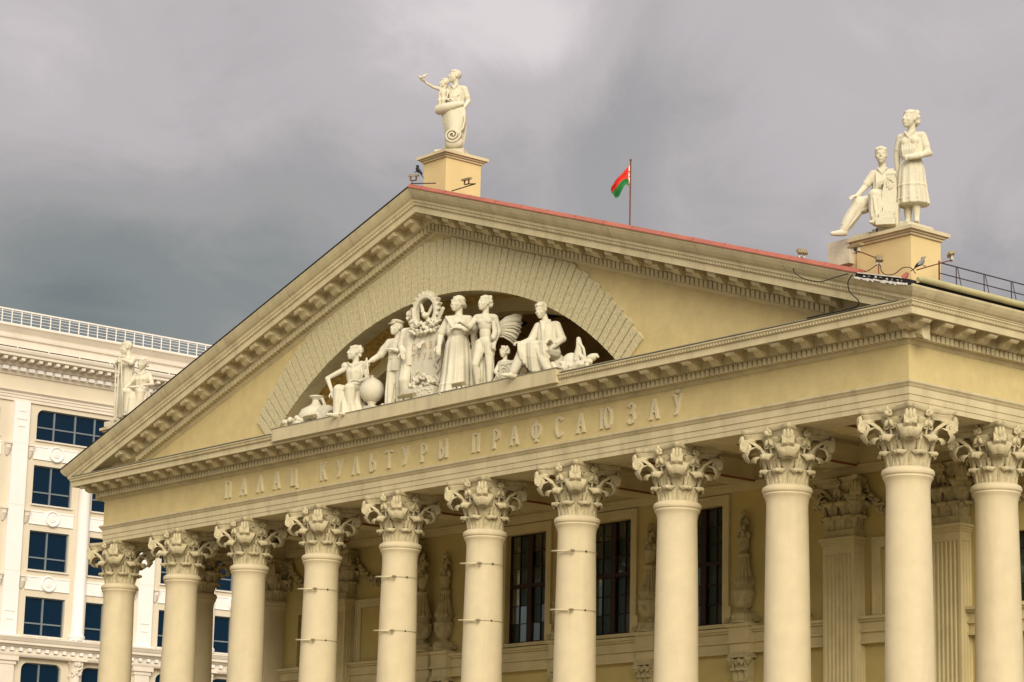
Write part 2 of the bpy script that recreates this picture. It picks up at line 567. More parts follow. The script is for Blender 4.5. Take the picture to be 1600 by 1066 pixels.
# egg moulding under the crown (too small to pick apart)
eg = MB()
def egg(mb, T, r=(.038, .03, .045), n=6, m=4):
    a = MB().ell((0, -1.408, 15.705), r, n, m)
    mb.add([T @ Vector(p) for p in a.v], a.f)
EP = 0.105
for k in range(int(38.8 / EP)):
    x = XC - 19.35 + k * EP
    if -24.95 < x < -11.25:
        continue
    egg(eg, Matrix.Translation((x, 0, 0)))
for k in range(80):
    egg(eg, Matrix.Translation((0, -1.36 + k * EP, 0)) @ ROT90)
# small bead course between dentils and brackets, and ribbed corona
for k in range(int(37.4 / 0.086)):
    x = XC - 18.68 + k * 0.086
    eg.box(x - .026, x + .026, -.80, -.745, 15.278, 15.312)
for k in range(90):
    y = -0.68 + k * 0.086
    eg.box(.745, .80, y - .026, y + .026, 15.278, 15.312)
eg.build('egg_moulding', M['trim'], cornice, smooth=False, kind='stuff')

# ---------------------------------------------------------------- flank sima (crown) and gutter
for sx, X0 in ((1, XR), (-1, XL)):
    sm = MB()
    prof = [(1.2, 15.805), (1.468, 15.805), (1.475, 15.83), (1.50, 15.845), (1.535, 15.87), (1.60, 15.945), (1.655, 16.03), (1.66, 16.045), (1.66, 16.085), (1.2, 16.085)]
    P = [[(X0 + sx * e, -e, z), (X0 + sx * e, YB, z)] for e, z in prof]
    P.append(P[0])
    sm.grid(P)
    for j in (0, 1):
        sm.add([r[j] for r in P[:-1]], [tuple(range(len(prof)))])
    sm.build('crown_moulding', M['trim'], palace)
MB().box(1.2, 1.60, -1.30, YB, 16.087, 16.19).build('gutter_shadow_gap', M['black'], palace)  # solid black strip stands in for the shadow gap below the gutter pipe
MB().tube([(1.70, -1.52, 16.20), (1.70, -1.3, 16.225), (1.70, YB, 16.225)], [.05, .078, .078], 14).build('gutter', M['gutter'], palace, smooth=True, angle=40)

# ---------------------------------------------------------------- raking cornices
def zr(zp, x):
    return ZR - 1.13 * (16.09 - zp) - SLOPE * abs(x - XC)
RPROF = [(.3, 15.0), (.522, 15.0), (.535, 15.03), (.565, 15.05), (.584, 15.075), (.584, 15.09), (.584, 15.268), (.724, 15.272), (.744, 15.29), (.779, 15.30), (.804, 15.32), (.824, 15.325),
         (.824, 15.56), (1.294, 15.56), (1.294, 15.475), (1.366, 15.475), (1.366, 15.655), (1.40, 15.66), (1.41, 15.69), (1.445, 15.74), (1.468, 15.755), (1.472, 15.80),
         (1.48, 15.825), (1.505, 15.84), (1.54, 15.865), (1.605, 15.945), (1.655, 16.03), (1.664, 16.045), (1.664, 16.09), (.3, 16.09)]
for side in (-1, 1):
    mb = MB()
    P = []
    for e, zp in RPROF:
        xe = XC + side * (18 + max(e, 1.0) - .002)
        P.append([(XC, -e, zr(zp, XC)), (xe, -e, zr(zp, xe))])
    P.append(P[0])
    mb.grid(P)
    mb.add([r[1] for r in P[:-1]], [tuple(range(len(RPROF)))])
    rake = mb.build('raking_cornice', M['trim'], palace)
    # pieces: sheared along the slope so that they stay plumb
    def Sh(x):
        sl = -SLOPE * side
        A = Matrix(((1, 0, 0, x), (0, 1, 0, 0), (sl, 0, 1.13, ZR - 1.13 * 16.09 - SLOPE * abs(x - XC)), (0, 0, 0, 1)))
        return A
    run = MB()
    cnt = 0
    n_d = int(16.3 / DP)
    sh = Matrix(((1, 0, 0, 0), (0, 1, 0, 0), (-SLOPE * side, 0, 1.13, 0), (0, 0, 0, 1)))
    dm = dent_me.copy()
    dm.transform(sh)
    for k in range(n_d):
        x = XC + side * (0.10 + k * DP)
        if side > 0 and k < 44:
            put_piece('dentil', dm, rake, Matrix.Translation((x, -.005, ZR - 1.13 * 16.09 - SLOPE * abs(x - XC))))
            continue
        T = Sh(x)
        a = MB().box(-0.056, 0.056, -0.768, -0.575, 15.098, 15.264)
        run.add([T @ Vector(p) for p in a.v], a.f)
    run.build('dentil_run', M['trim'], rake, kind='stuff')
    # sheared modillion mesh shared along the slope
    # one mesh serves the whole slope
    mm = mod_me.copy()
    mm.transform(sh)
    rr = ros_me.copy()
    rr.transform(sh)
    for k in range(21):
        x = XC + side * (0.52 + k * 0.80)
        off = ZR - 1.13 * 16.09 - SLOPE * abs(x - XC)
        if 15.27 * 1.13 + off < 15.72:
            break
        put_piece('modillion', mm, rake, Matrix.Translation((x, 0, off)))
        x2 = x + side * .40
        put_piece('rosette', rr, rake, Matrix.Translation((x2, 0, ZR - 1.13 * 16.09 - SLOPE * abs(x2 - XC))))
    e2 = MB()
    for k in range(int(18.6 / EP)):
        x = XC + side * (0.06 + k * EP)
        T = Sh(x)
        a = MB().ell((0, -1.412, 15.705), (.038, .03, .045), 6, 4)
        e2.add([T @ Vector(p) for p in a.v], a.f)
    e2.build('egg_moulding', M['trim'], rake, kind='stuff')
    # metal edge of the roof: broad and red on the right slope, a thin dark strip on the left
    xe = XC + side * 19.66
    xm = XC + side * (17.95 if side > 0 else 19.66)
    rm = MB()
    h0, h1 = 16.092, (16.20 if side > 0 else 16.155)
    prof = [(1.55, h0), (1.70, h0), (1.70, h0 + .02), (1.62, h1), (1.40, h1)]
    P = []
    for e, zp in prof:
        P.append([(XC, -e, zr(zp, XC)), (xm, -e, zr(zp, xm))])
    P.append(P[0])
    rm.grid(P)
    rm.add([r[1] for r in P[:-1]], [tuple(range(len(prof)))])
    rm.build('roof_edge', M['red'] if side > 0 else M['black'], rake)
    # sheet joints of the crown and standing seams of the metal edge
    for q, xq in enumerate((16.2, 17.2, 18.5, 13.1, 9.6, 6.2, 2.9) if side < 0 else (2.4, 5.7, 8.9, 12.3, 15.4)):
        x = XC + side * xq
        Pj = []
        for e, zp in RPROF[21:28]:
            Pj.append([(x, -e - .004, zr(zp, x) + .002), (x + .016, -e - .004, zr(zp, x + .016) + .002)])
        MB().grid(Pj).build('joint', M['zinc'], rake)
    if side > 0:
        for q in range(15):
            x = XC + .6 + q * 1.16
            Pj = [[(x, -e, zr(zp, x)), (x + .03, -e, zr(zp, x + .03))] for e, zp in ((1.706, h0 - .004), (1.708, h0 + .022), (1.626, h1 + .012), (1.40, h1 + .012))]
            MB().grid(Pj).build('standing_seam', M['red'], rake)
    # roof sheet
    x_e = XC + side * 19.55
    MB().add([(XC, -1.42, zr(16.11, XC)), (x_e, -1.42, zr(16.11, x_e)), (x_e, YB, zr(16.11, x_e)), (XC, YB, zr(16.11, XC))], [(0, 1, 2, 3)]).build('roof', M['roof'], palace)

# broken right end of the front crown: gap's shade put in as a black strip, ragged white flashing, following the rake
MB().prism([(-.10, zr(16.10, -.10)), (1.60, zr(16.18, 1.60)), (1.62, 16.05), (.9, 16.20), (-.16, 16.55)], -1.672, -1.45, 'y').build('gap_shade_strip', M['black'], palace)
rg_ = random.Random(21)
def gapz(x, t):      # t=0 lower edge, t=1 upper edge
    lo = 16.54 + (16.055 - 16.54) * (x + .16) / 1.78
    hi = zr(16.10, -.10) + (16.20 - zr(16.10, -.10)) * (x + .10) / 1.72
    return lo + (hi - lo) * t
for k in range(19):
    x = -.16 + k * .088
    w_ = .10
    z0, z1 = gapz(x, -.10 - .35 * rg_.random() ** 2), gapz(x, .04 + .22 * rg_.random())
    z2, z3 = gapz(x + w_, -.10 - .35 * rg_.random() ** 2), gapz(x + w_, .04 + .22 * rg_.random())
    MB().prism([(x, z0), (x + w_ - .012, z2), (x + w_ - .012, z3), (x, z1)], -1.69, -1.668, 'y').build('torn_flashing', M['flash'], palace)
MB().prism([(-.14, gapz(-.14, .9)), (1.3, gapz(1.3, .92)), (1.3, gapz(1.3, 1.06)), (-.14, gapz(-.14, 1.08))], -1.70, -1.60, 'y').build('gutter_lip', M['flash'], palace)
for k in range(8):
    x = .1 + k * .17 + rg_.random() * .08
    w_ = rg_.uniform(.03, .09)
    z0, z1 = gapz(x, .3 + .2 * rg_.random()), gapz(x, .55 + .25 * rg_.random())
    MB().prism([(x, z0), (x + w_, z0 - .02), (x + w_ * .8, z1 - .01), (x + .01, z1)], -1.685, -1.67, 'y').build('loose_flashing', M['zinc'] if k % 2 else M['flash'], palace)
MB().tube([(1.28, -1.55, 16.28), (1.38, -1.5, 16.42)], [.09, .04], 8).build('gutter_end_cap', M['red'], palace)

# ---------------------------------------------------------------- tympanum with the arch
IZ, IR = 7.30, 11.95          # intrados circle
XA = -17.95
EZ, ER = 9.23, 11.70          # extrados circle
YT = -0.50
def intr(x):
    d = IR * IR - (x - XA) ** 2
    return IZ + math.sqrt(d) if d > 0 else -1
def rake_line(x):
    return zr(15.03, x)
ty = MB()
xs = [XL + .5 + i * (35.0 / 260) for i in range(261)]
half = math.sqrt(IR ** 2 - (15.9 - IZ) ** 2)
xs = sorted(xs + [XA - half, XA + half])
for a, b in zip(xs[:-1], xs[1:]):
    for_a = max(15.80, intr(a) if abs(a - XA) <= half + 1e-6 else 0)
    for_b = max(15.80, intr(b) if abs(b - XA) <= half + 1e-6 else 0)
    ta, tb = rake_line(a), rake_line(b)
    if ta <= for_a or tb <= for_b:
        continue
    ty.add([(a, YT, for_a), (b, YT, for_b), (b, YT, tb), (a, YT, ta)], [(0, 1, 2, 3)])
ty.build('tympanum', M['yellow'], palace)

# arch ring: separate narrow stones
arch = part('arch', palace)
NV = 66
a_lim = math.acos((15.84 - IZ) / IR)
def stone(a0, a1, j):
    mb = MB()
    out_j = .062 + .02 * random.random()
    pts = []
    for a in (a0, a1):
        ux, uz = math.sin(a), math.cos(a)
        px, pz = XA + (IR - .0) * ux, IZ + IR * uz
        # joints fan out from a point a little above the intrados centre
        dx, dz = px - XA, pz - 8.3
        L = math.hypot(dx, dz)
        dx, dz = dx / L, dz / L
        # hit extrados
        ox, oz = px - (-18.03), pz - EZ
        bq = ox * dx + oz * dz
        cq = ox * ox + oz * oz - ER * ER
        t = -bq + math.sqrt(max(bq * bq - cq, 0.01)) + (.06 if j % 2 else 0)
        # stay under the raking moulding
        for _ in range(160):
            if pz + dz * t > rake_line(px + dx * t) - .015:
                t -= .012
        if pz < 15.83:
            s0 = (15.83 - pz) / max(dz, .05)
        else:
            s0 = 0
        pts.append(((px + dx * s0, pz + dz * s0), (px + dx * t, pz + dz * t)))
    (i0, o0), (i1, o1) = pts
    yf = YT - out_j
    q = [(i0[0], yf, i0[1]), (i1[0], yf, i1[1]), (o1[0], yf, o1[1]), (o0[0], yf, o0[1])]
    b = [(x, YT + .03, z) for x, _, z in q]
    mb.add(q + b, [(0, 1, 2, 3), (0, 4, 5, 1), (1, 5, 6, 2), (2, 6, 7, 3), (3, 7, 4, 0)])
    return mb
step = 2 * a_lim / NV
for j in range(NV):
    a0 = -a_lim + j * step
    stone(a0 + step * .065, a0 + step * .935, j).build('stone', M['rough'], arch)

# vault behind the arch
def vault(y0, y1, r, name, m, zlow=15.85):
    n = 48
    al = math.acos((zlow - IZ) / r)
    P = []
    for k in range(n + 1):
        a = -al + 2 * al * k / n
        P.append([(XA + r * math.sin(a), y0, IZ + r * math.cos(a)), (XA + r * math.sin(a), y1, IZ + r * math.cos(a))])
    return MB().grid(P).build(name, m, palace, smooth=True)
def ring(y, r0, r1, name, m, zlow=15.85):
    n = 48
    P = []
    for k in range(n + 1):
        row = []
        for r in (r0, r1):
            al = math.acos((zlow - IZ) / r)
            a = -al + 2 * al * k / n
            row.append((XA + r * math.sin(a), y, IZ + r * math.cos(a)))
        P.append(row)
    return MB().grid(P).build(name, m, palace)
vault(YT - .005, .02, IR, 'arch_soffit', M['trim'])
ring(.02, IR, IR + .12, 'soffit_step', M['mosaic'])
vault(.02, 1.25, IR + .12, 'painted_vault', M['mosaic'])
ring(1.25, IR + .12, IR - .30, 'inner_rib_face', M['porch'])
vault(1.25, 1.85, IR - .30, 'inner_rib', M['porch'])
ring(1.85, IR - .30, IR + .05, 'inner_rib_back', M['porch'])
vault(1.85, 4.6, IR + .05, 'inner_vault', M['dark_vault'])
# dark ellipses painted in the inner vault, sunk panels
for a in (-.5, -.34, -.17, 0, .17, .34, .5):
    for y in (2.5, 3.6):
        c = Vector((XA + (IR + .01) * math.sin(a + (.06 if y > 3 else 0)), y, IZ + (IR + .01) * math.cos(a + (.06 if y > 3 else 0))))
        MB().ell((0, 0, 0), (.62, .26, .03), 18, 6, Matrix.Rotation(a, 3, 'Y')).build('vault_medallion', M['navy_paint'], palace, smooth=True, loc=c)
bk = MB()
bk.add([(-28, 4.58, 15.8), (-8, 4.58, 15.8), (-8, 4.58, 19.6), (-28, 4.58, 19.6)], [(0, 1, 2, 3)])
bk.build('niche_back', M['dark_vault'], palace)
for k in range(7):
    a = .20 + .075 * k
    pts = [(XA + (IR - .0) * math.sin(a), 1.9, IZ + (IR - .0) * math.cos(a)), (XA + (IR - .0) * math.sin(a), 4.55, IZ + (IR - .0) * math.cos(a))]
    MB().tube(pts, .055, 6).build('vault_rib', M['mosaic'], palace)
MB().box(-27.5, -8.6, -1.28, 4.6, 15.862, 15.90).build('niche_floor', M['trim'], palace)

# ---------------------------------------------------------------- letters on the frieze
LET = {
    'П': (.62, [[(.10, 0), (.10, 1)], [(.52, 0), (.52, 1)], [(.10, .965), (.52, .965)]], [(.10, 0), (.52, 0)]),
    'А': (.72, [[(.12, 0), (.36, 1)], [(.60, 0), (.37, 1)], [(.20, .36), (.52, .36)]], [(.11, 0), (.61, 0)]),
    'Л': (.72, [[(.12, 0), (.36, 1)], [(.60, 0), (.37, 1)]], [(.11, 0), (.61, 0)]),
    'Ц': (.70, [[(.10, .0), (.10, 1)], [(.52, 0), (.52, 1)], [(.06, .035), (.66, .035)], [(.64, .05), (.64, -.18)]], [(.10, 1), (.52, 1)]),
    'К': (.64, [[(.12, 0), (.12, 1)], [(.14, .48), (.50, 1)], [(.24, .62), (.56, 0)]], [(.12, 0), (.12, 1), (.57, 0), (.50, 1)]),
    'У': (.66, [[(.10, 1), (.34, .42)], [(.58, 1), (.36, .42), (.24, .08), (.12, .03)]], [(.10, 1), (.58, 1)]),
    'Ь': (.58, [[(.12, 0), (.12, 1)], [(.12, .56), (.32, .56), (.47, .46), (.50, .28), (.45, .10), (.30, .03), (.12, .03)]], [(.12, 1)]),
    'Т': (.66, [[(.33, 0), (.33, 1)], [(.06, .965), (.60, .965)], [(.07, .98), (.07, .86)], [(.59, .98), (.59, .86)]], [(.33, 0)]),
    'Р': (.58, [[(.12, 0), (.12, 1)], [(.12, .97), (.32, .97), (.46, .88), (.50, .72), (.46, .56), (.32, .47), (.12, .47)]], [(.12, 0)]),
    'Ы': (.80, [[(.12, 0), (.12, 1)], [(.12, .56), (.30, .56), (.44, .46), (.47, .28), (.42, .10), (.28, .03), (.12, .03)], [(.68, 0), (.68, 1)]], [(.12, 1), (.68, 0), (.68, 1)]),
    'Ф': (.78, [[(.39, -.04), (.39, 1.04)], [(.39, .86), (.22, .84), (.10, .70), (.08, .52), (.12, .32), (.24, .19), (.39, .17), (.54, .19), (.66, .32), (.70, .52), (.68, .70), (.56, .84), (.39, .86)]], [(.39, -.04), (.39, 1.04)]),
    'С': (.66, [[(.56, .80), (.50, .94), (.36, .99), (.20, .90), (.10, .68), (.09, .44), (.16, .18), (.28, .04), (.42, .01), (.54, .10), (.58, .22)]], []),
    'Ю': (.92, [[(.10, 0), (.10, 1)], [(.10, .50), (.36, .50)], [(.58, .99), (.44, .88), (.37, .66), (.36, .44), (.42, .16), (.54, .02), (.66, .02), (.78, .16), (.83, .44), (.82, .66), (.74, .88), (.58, .99)]], [(.10, 0), (.10, 1)]),
    'З': (.58, [[(.10, .84), (.18, .96), (.32, .99), (.46, .90), (.48, .74), (.40, .58), (.24, .52), (.42, .48), (.50, .34), (.50, .20), (.40, .05), (.26, .01), (.14, .06), (.07, .18)]], []),
    'Ў': (.66, [[(.10, 1), (.34, .42)], [(.58, 1), (.36, .42), (.24, .08), (.12, .03)], [(.22, 1.22), (.28, 1.13), (.38, 1.12), (.46, 1.22)]], [(.10, 1), (.58, 1)]),
    'В': (.60, [[(.12, 0), (.12, 1)], [(.12, .97), (.32, .97), (.44, .88), (.45, .68), (.34, .55), (.12, .53)], [(.34, .53), (.50, .42), (.52, .20), (.42, .06), (.28, .03), (.12, .03)]], []),
    'Д': (.74, [[(.18, .05), (.36, 1)], [(.56, .05), (.37, 1)], [(.06, .08), (.68, .08)], [(.08, .1), (.08, -.14)], [(.66, .1), (.66, -.14)]], []),
}
def letter_mesh(ch, h, stroke, depth, serif=True):
    w, strokes, serifs = LET[ch]
    mb = MB()
    lay = 0
    def ribbon(p, wid):
        nonlocal lay
        lay += 1
        d = depth + lay * 0.0015
        n = len(p)
        L, R = [], []
        for i in range(n):
            a = Vector(p[max(i - 1, 0)])
            b = Vector(p[min(i + 1, n - 1)])
            t = (b - a).normalized()
            nrm = Vector((-t.y, t.x)) * (wid / 2)
            q = Vector(p[i])
            L.append(q + nrm)
            R.append(q - nrm)
        vs = [(q.x, -d, q.y) for q in L] + [(q.x, -d, q.y) for q in R] + [(q.x, .01, q.y) for q in L] + [(q.x, .01, q.y) for q in R]
        fs = []
        for i in range(n - 1):
            fs += [(i, i + 1, n + i + 1, n + i), (2 * n + i, 2 * n + i + 1, i + 1, i), (n + i, n + i + 1, 3 * n + i + 1, 3 * n + i)]
        fs += [(0, n, 3 * n, 2 * n), (n - 1, 2 * n - 1, 4 * n - 1, 3 * n - 1)]
        mb.add(vs, fs)
    for s_ in strokes:
        thin = len(s_) == 2 and abs(s_[0][1] - s_[1][1]) < .05
        ribbon([((x - w / 2) * h, y * h) for x, y in s_], stroke * (.72 if thin else 1.0))
    if serif:
        for (x, y) in serifs:
            yy = (.018 if y < .5 else -.018)
            ribbon([((x - w / 2 - .10) * h, (y + yy) * h), ((x - w / 2 + .10) * h, (y + yy) * h)], stroke * .5)
    return mb.mesh('letter', fix=True)
TXT = [('П', -28.67), ('А', -27.77), ('Л', -26.82), ('А', -25.89), ('Ц', -24.93), ('К', -23.36), ('У', -22.50), ('Л', -21.68), ('Ь', -20.82), ('Т', -20.01), ('У', -19.18), ('Р', -18.30), ('Ы', -17.38),
       ('П', -15.87), ('Р', -14.95), ('А', -14.15), ('Ф', -13.18), ('С', -12.22), ('А', -11.31), ('Ю', -10.26), ('З', -9.26), ('А', -8.36), ('Ў', -7.45)]
lm = {}
LETM = mat('pale_letter_plaster', (0.585, 0.52, 0.335), 0.85, 0.06, 3.0)
for ch, x in TXT:
    if ch not in lm:
        lm[ch] = letter_mesh(ch, .54, .082, .058)
        lm[ch].materials.append(LETM)
    link('letter', lm[ch], None, frieze, (x, -.499, 14.295))

# ---------------------------------------------------------------- columns
def leaf(mb, base, out, h, tip, w, z0, wrap=0.0, ribs=7, lobes=5, fan=.55, droop=200):
    """acanthus leaf rising from z0 by h, then curling outward; base: 2D point on the bell, out: 2D unit"""
    side = (-out[1], out[0])
    NT, NS = 16, 13
    T = 0.035
    rows = []
    o_end = tip * .40
    cr_ = (tip - o_end) * .5
    for layer in (0, 1):
        P = []
        for i in range(NT + 1):
            t = i / NT
            if t < .70:
                q = t / .70
                o = o_end * q ** 1.8
                z = z0 + (h - cr_ * .9) * q
                wn_ = (0, 0)
            else:
                th = (t - .70) / .30 * RAD(droop)
                o = o_end + cr_ * (1 - math.cos(th))
                z = z0 + (h - cr_ * .9) + cr_ * .9 * math.sin(th)
            wid = w * (fan + (1.04 - fan) * min(1, t * 1.3) ** 1.6)
            wid *= 1 + .13 * abs(math.sin(PI * lobes * t)) - .06
            if t > .74:
                wid *= math.sqrt(max(.03, 1 - .74 * ((t - .74) / .26) ** 2))
            row = []
            for j in range(NS):
                s_ = -1 + 2 * j / (NS - 1)
                lat = s_ * wid / 2
                oo = o - wrap * lat * lat + (.011 * math.cos(s_ * PI * (ribs - 1) / 2) * (1 - .4 * t) + .016 * math.exp(-(s_ * 7) ** 2)) - .06 * (abs(s_) ** 2) * (t ** 2)
                zz = z - .028 * s_ * s_ * (1 if t > .7 else t)
                oo -= layer * T
                if t > .85 and layer:
                    zz -= .02
                row.append((base[0] + out[0] * oo + side[0] * lat, base[1] + out[1] * oo + side[1] * lat, zz))
            P.append(row)
        rows.append(P)
    o0 = len(mb.v)
    mb.grid(rows[0])
    mb.grid(rows[1])
    n = (NT + 1) * NS
    for i in range(NT):
        for j in (0, NS - 1):
            mb.f.append((o0 + i * NS + j, o0 + (i + 1) * NS + j, o0 + n + (i + 1) * NS + j, o0 + n + i * NS + j))
    for j in range(NS - 1):
        i = NT
        mb.f.append((o0 + i * NS + j, o0 + i * NS + j + 1, o0 + n + i * NS + j + 1, o0 + n + i * NS + j))

def ribbon3(mb, pts, side, w, t):
    """flat band of width w (along side) and thickness t following pts"""
    n = len(pts)
    P = []
    for i in range(n):
        a = Vector(pts[max(i - 1, 0)])
        b = Vector(pts[min(i + 1, n - 1)])
        tg = (b - a).normalized()
        s_ = Vector(side)
        nr = tg.cross(s_).normalized()
        p = Vector(pts[i])
        ww = w if not isinstance(w, list) else w[i]
        P.append([p + s_ * ww / 2 + nr * t / 2, p + nr * t * .30, p - s_ * ww / 2 + nr * t / 2, p - s_ * ww / 2 - nr * t / 2, p + s_ * ww / 2 - nr * t / 2])
    mb.grid(P, close_v=True)
    mb.add(P[0], [(0, 1, 2, 3, 4)])
    mb.add(P[-1], [(0, 1, 2, 3, 4)])

def cap_top(mb):
    """volutes, rosettes and abacus shared by round and square capitals (z from .45 to 1.49)"""
    for k in range(4):
        a = PI / 4 + k * PI / 2
        out = Vector((math.cos(a), math.sin(a), 0))
        side = Vector((-math.sin(a), math.cos(a), 0))
        # leaf under the volute
        leaf(mb, (out.x * .44, out.y * .44), (out.x, out.y), .50, .68, .62, .54, wrap=.5, ribs=7, lobes=4, fan=.30, droop=235)
        for sg in (-1, 1):
            pts = []
            for (o, z) in ((.48, .66), (.56, .84), (.70, 1.02), (.85, 1.13), (.96, 1.185)):
                pts.append(out * o + side * sg * (.20 - .12 * (o - .48) / .5) + Vector((0, 0, z)))
            for i in range(19):
                th = PI * .58 - i / 18 * PI * 3.2
                r = .15 * (1 - .76 * i / 18)
                pts.append(out * (1.03 + r * math.cos(th)) + side * sg * .075 + Vector((0, 0, 1.05 + r * math.sin(th))))
            ribbon3(mb, pts, side, [.20] * 4 + [.16] * 20, .075)
        for sg in (-1, 1):
            mb.ell(out * 1.03 + side * sg * .10 + Vector((0, 0, 1.05)), (.06, .06, .06), 8, 5)
        mb.ell(out * .90 + Vector((0, 0, 1.21)), (.17, .17, .05), 10, 5)
        # tulip leaf on the corner volute
        for q in (-1, 0, 1):
            mb.ell(out * (1.13 + .03 * (q == 0)) + side * q * .085 + Vector((0, 0, 1.19)), (.06, .055, .15), 8, 6)
        for q in (-1, 1):
            mb.ell(out * 1.12 + side * q * .085 + Vector((0, 0, 1.0)), (.09, .085, .055), 8, 6)
        # faces
        b = k * PI / 2
        fo = Vector((math.cos(b), math.sin(b), 0))
        fs = Vector((-math.sin(b), math.cos(b), 0))
        for sg in (-1, 1):
            pts = []
            for (s_, o, z) in ((.22, .50, .62), (.20, .53, .80), (.19, .57, .95)):
                pts.append(fo * o + fs * s_ * sg + Vector((0, 0, z)))
            for i in range(15):
                th = i / 14 * PI * 2.9
                r = .085 * (1 - .75 * i / 14)
                pts.append(fo * (.60 + .02 * i / 14) + fs * sg * (.105 + r * math.cos(th)) + Vector((0, 0, 1.02 + r * math.sin(th))))
            ribbon3(mb, pts, fo, .07, .035)
            # stalk sheath (caulicole) with leaflets
            c = fo * .53 + fs * sg * .235
            mb.tube([c + Vector((0, 0, .42)), c + fo * .03 + Vector((0, 0, .68))], [.045, .075], 7)
            for q in range(2):
                d = fs * sg * (.13 * q - .04) + fo * .06
                mb.ell(c + d + Vector((0, 0, .74 + .05 * q)), (.055, .055, .11), 7, 5)
        # flower on the abacus
        c = fo * .735 + Vector((0, 0, 1.33))
        mb.ell(c, (.075, .075, .075), 8, 6)
        for q in range(5):
            th = -.5 + q * (PI + 1.0) / 4
            mb.ell(c + fs * .085 * math.cos(th) + Vector((0, 0, .10 * math.sin(th))) - fo * .02, (.045, .045, .085), 7, 5, Matrix.Rotation((th - PI / 2) * .9, 3, fo * -1))
        mb.tube([fo * .56 + Vector((0, 0, .74)), fo * .60 + Vector((0, 0, 1.0)), fo * .68 + Vector((0, 0, 1.26))], [.03, .035, .05], 6)
        for sg in (-1, 1):
            mb.ell(fo * .66 + fs * sg * .07 + Vector((0, 0, 1.10)), (.06, .07, .11), 7, 5, Matrix.Rotation(sg * .5, 3, fo))
    # abacus: concave sides, cut corners, two layers
    def outline(k, cut):
        pts = []
        for q in range(4):
            a = q * PI / 2
            fo = Vector((math.cos(a), math.sin(a)))
            fs = Vector((-math.sin(a), math.cos(a)))
            n = 12
            for i in range(n + 1):
                s_ = -1 + 2 * i / n
                lat = s_ * (.86 - cut)
                o = .655 + (.86 - .655) * (abs(s_) ** 2.0)
                pts.append(fo * o * k + fs * lat * k)
        return pts
    lay = [(1.225, .90), (1.30, .925), (1.345, .965), (1.352, .94), (1.372, .94), (1.376, .97), (1.44, 1.0), (1.493, 1.0)]
    P = [[(p.x, p.y, z) for p in outline(k, .06)] for z, k in lay]
    o0 = len(mb.v)
    mb.grid(P, close_v=True)
    nn = len(P[0])
    mb.f.append(tuple(o0 + i for i in range(nn)))
    mb.f.append(tuple(o0 + (len(lay) - 1) * nn + i for i in range(nn)))

def round_capital():
    mb = MB()
    mb.lathe([(.0, .03), (.50, .03), (.50, .30), (.49, .60), (.50, .85), (.56, 1.08), (.66, 1.20), (.66, 1.24), (0, 1.24)], 32)
    for k in range(8):
        a = PI / 8 + k * PI / 4
        out = (math.cos(a), math.sin(a))
        leaf(mb, (out[0] * .505, out[1] * .505), out, .40, .24, .40, .05, wrap=.9, fan=.72)
    for k in range(8):
        a = k * PI / 4
        out = (math.cos(a), math.sin(a))
        leaf(mb, (out[0] * .50, out[1] * .50), out, .76, .40, .44, .06, wrap=.9, fan=.26)
    cap_top(mb)
    return mb.mesh('capital', smooth=True, fix=False, angle=75)

def square_capital():
    mb = MB()
    hw = .53
    P = []
    for z, k in ((.0, 1.0), (.75, 1.0), (1.05, 1.03), (1.20, 1.10), (1.24, 1.10)):
        P.append([(sx * hw * k, sy * hw * k, z) for sx, sy in ((-1, -1), (1, -1), (1, 1), (-1, 1))])
    mb.grid(P, close_v=True)
    for q in range(4):
        a = q * PI / 2
        fo = (math.cos(a), math.sin(a))
        fs = (-math.sin(a), math.cos(a))
        for i in (-1, 0, 1):
            c = i * .40
            leaf(mb, (fo[0] * .545 + fs[0] * c, fo[1] * .545 + fs[1] * c), fo, .42, .26, .40, .01, ribs=7, fan=.72)
        for i in (-1, 1):
            c = i * .25
            leaf(mb, (fo[0] * .535 + fs[0] * c, fo[1] * .535 + fs[1] * c), fo, .80, .40, .48, .02, ribs=7, fan=.25)
        d = (math.cos(a + PI / 4), math.sin(a + PI / 4))
        leaf(mb, (d[0] * .74, d[1] * .74), d, .82, .40, .46, .02, ribs=7, fan=.25)
    cap_top(mb)
    return mb.mesh('capital', smooth=True, fix=False, angle=75)

SH = [(.72, 0.0), (.72, .18), (.70, .22), (.735, .30), (.735, .36), (.66, .42), (.64, .46), (.68, .53), (.67, .60), (.63, .64), (.615, .72), (.612, 2.0), (.605, 4.0), (.588, 6.0), (.565, 8.0), (.54, 9.6),
      (.528, 10.2), (.530, 10.33), (.545, 10.43), (.572, 10.505), (.604, 10.545), (.61, 10.56), (.60, 10.575), (.60, 10.60), (.622, 10.61), (.636, 10.64), (.640, 10.68), (.634, 10.72), (.612, 10.75), (.53, 10.80)]
shaft_me = MB().lathe(SH, 64).mesh('shaft', smooth=True, angle=50)
shaft_me.materials.append(M['column'])
cap_me = round_capital()
cap_me.materials.append(M['capital'])
def column(x, y):
    c = part('column', palace, (x, y, 0))
    link('shaft', shaft_me, None, c, (0, 0, 1.27))
    link('capital', cap_me, None, c, (0, 0, 12.0))
    b = MB().box(-.74, .74, -.74, .74, 1.196, 1.29).build('plinth', M['column'], c)
    return c
cols = [column(-S * k, 0) for k in range(10)]
for y in (3.2745, 6.549):
    column(0, y)
    column(-36, y)
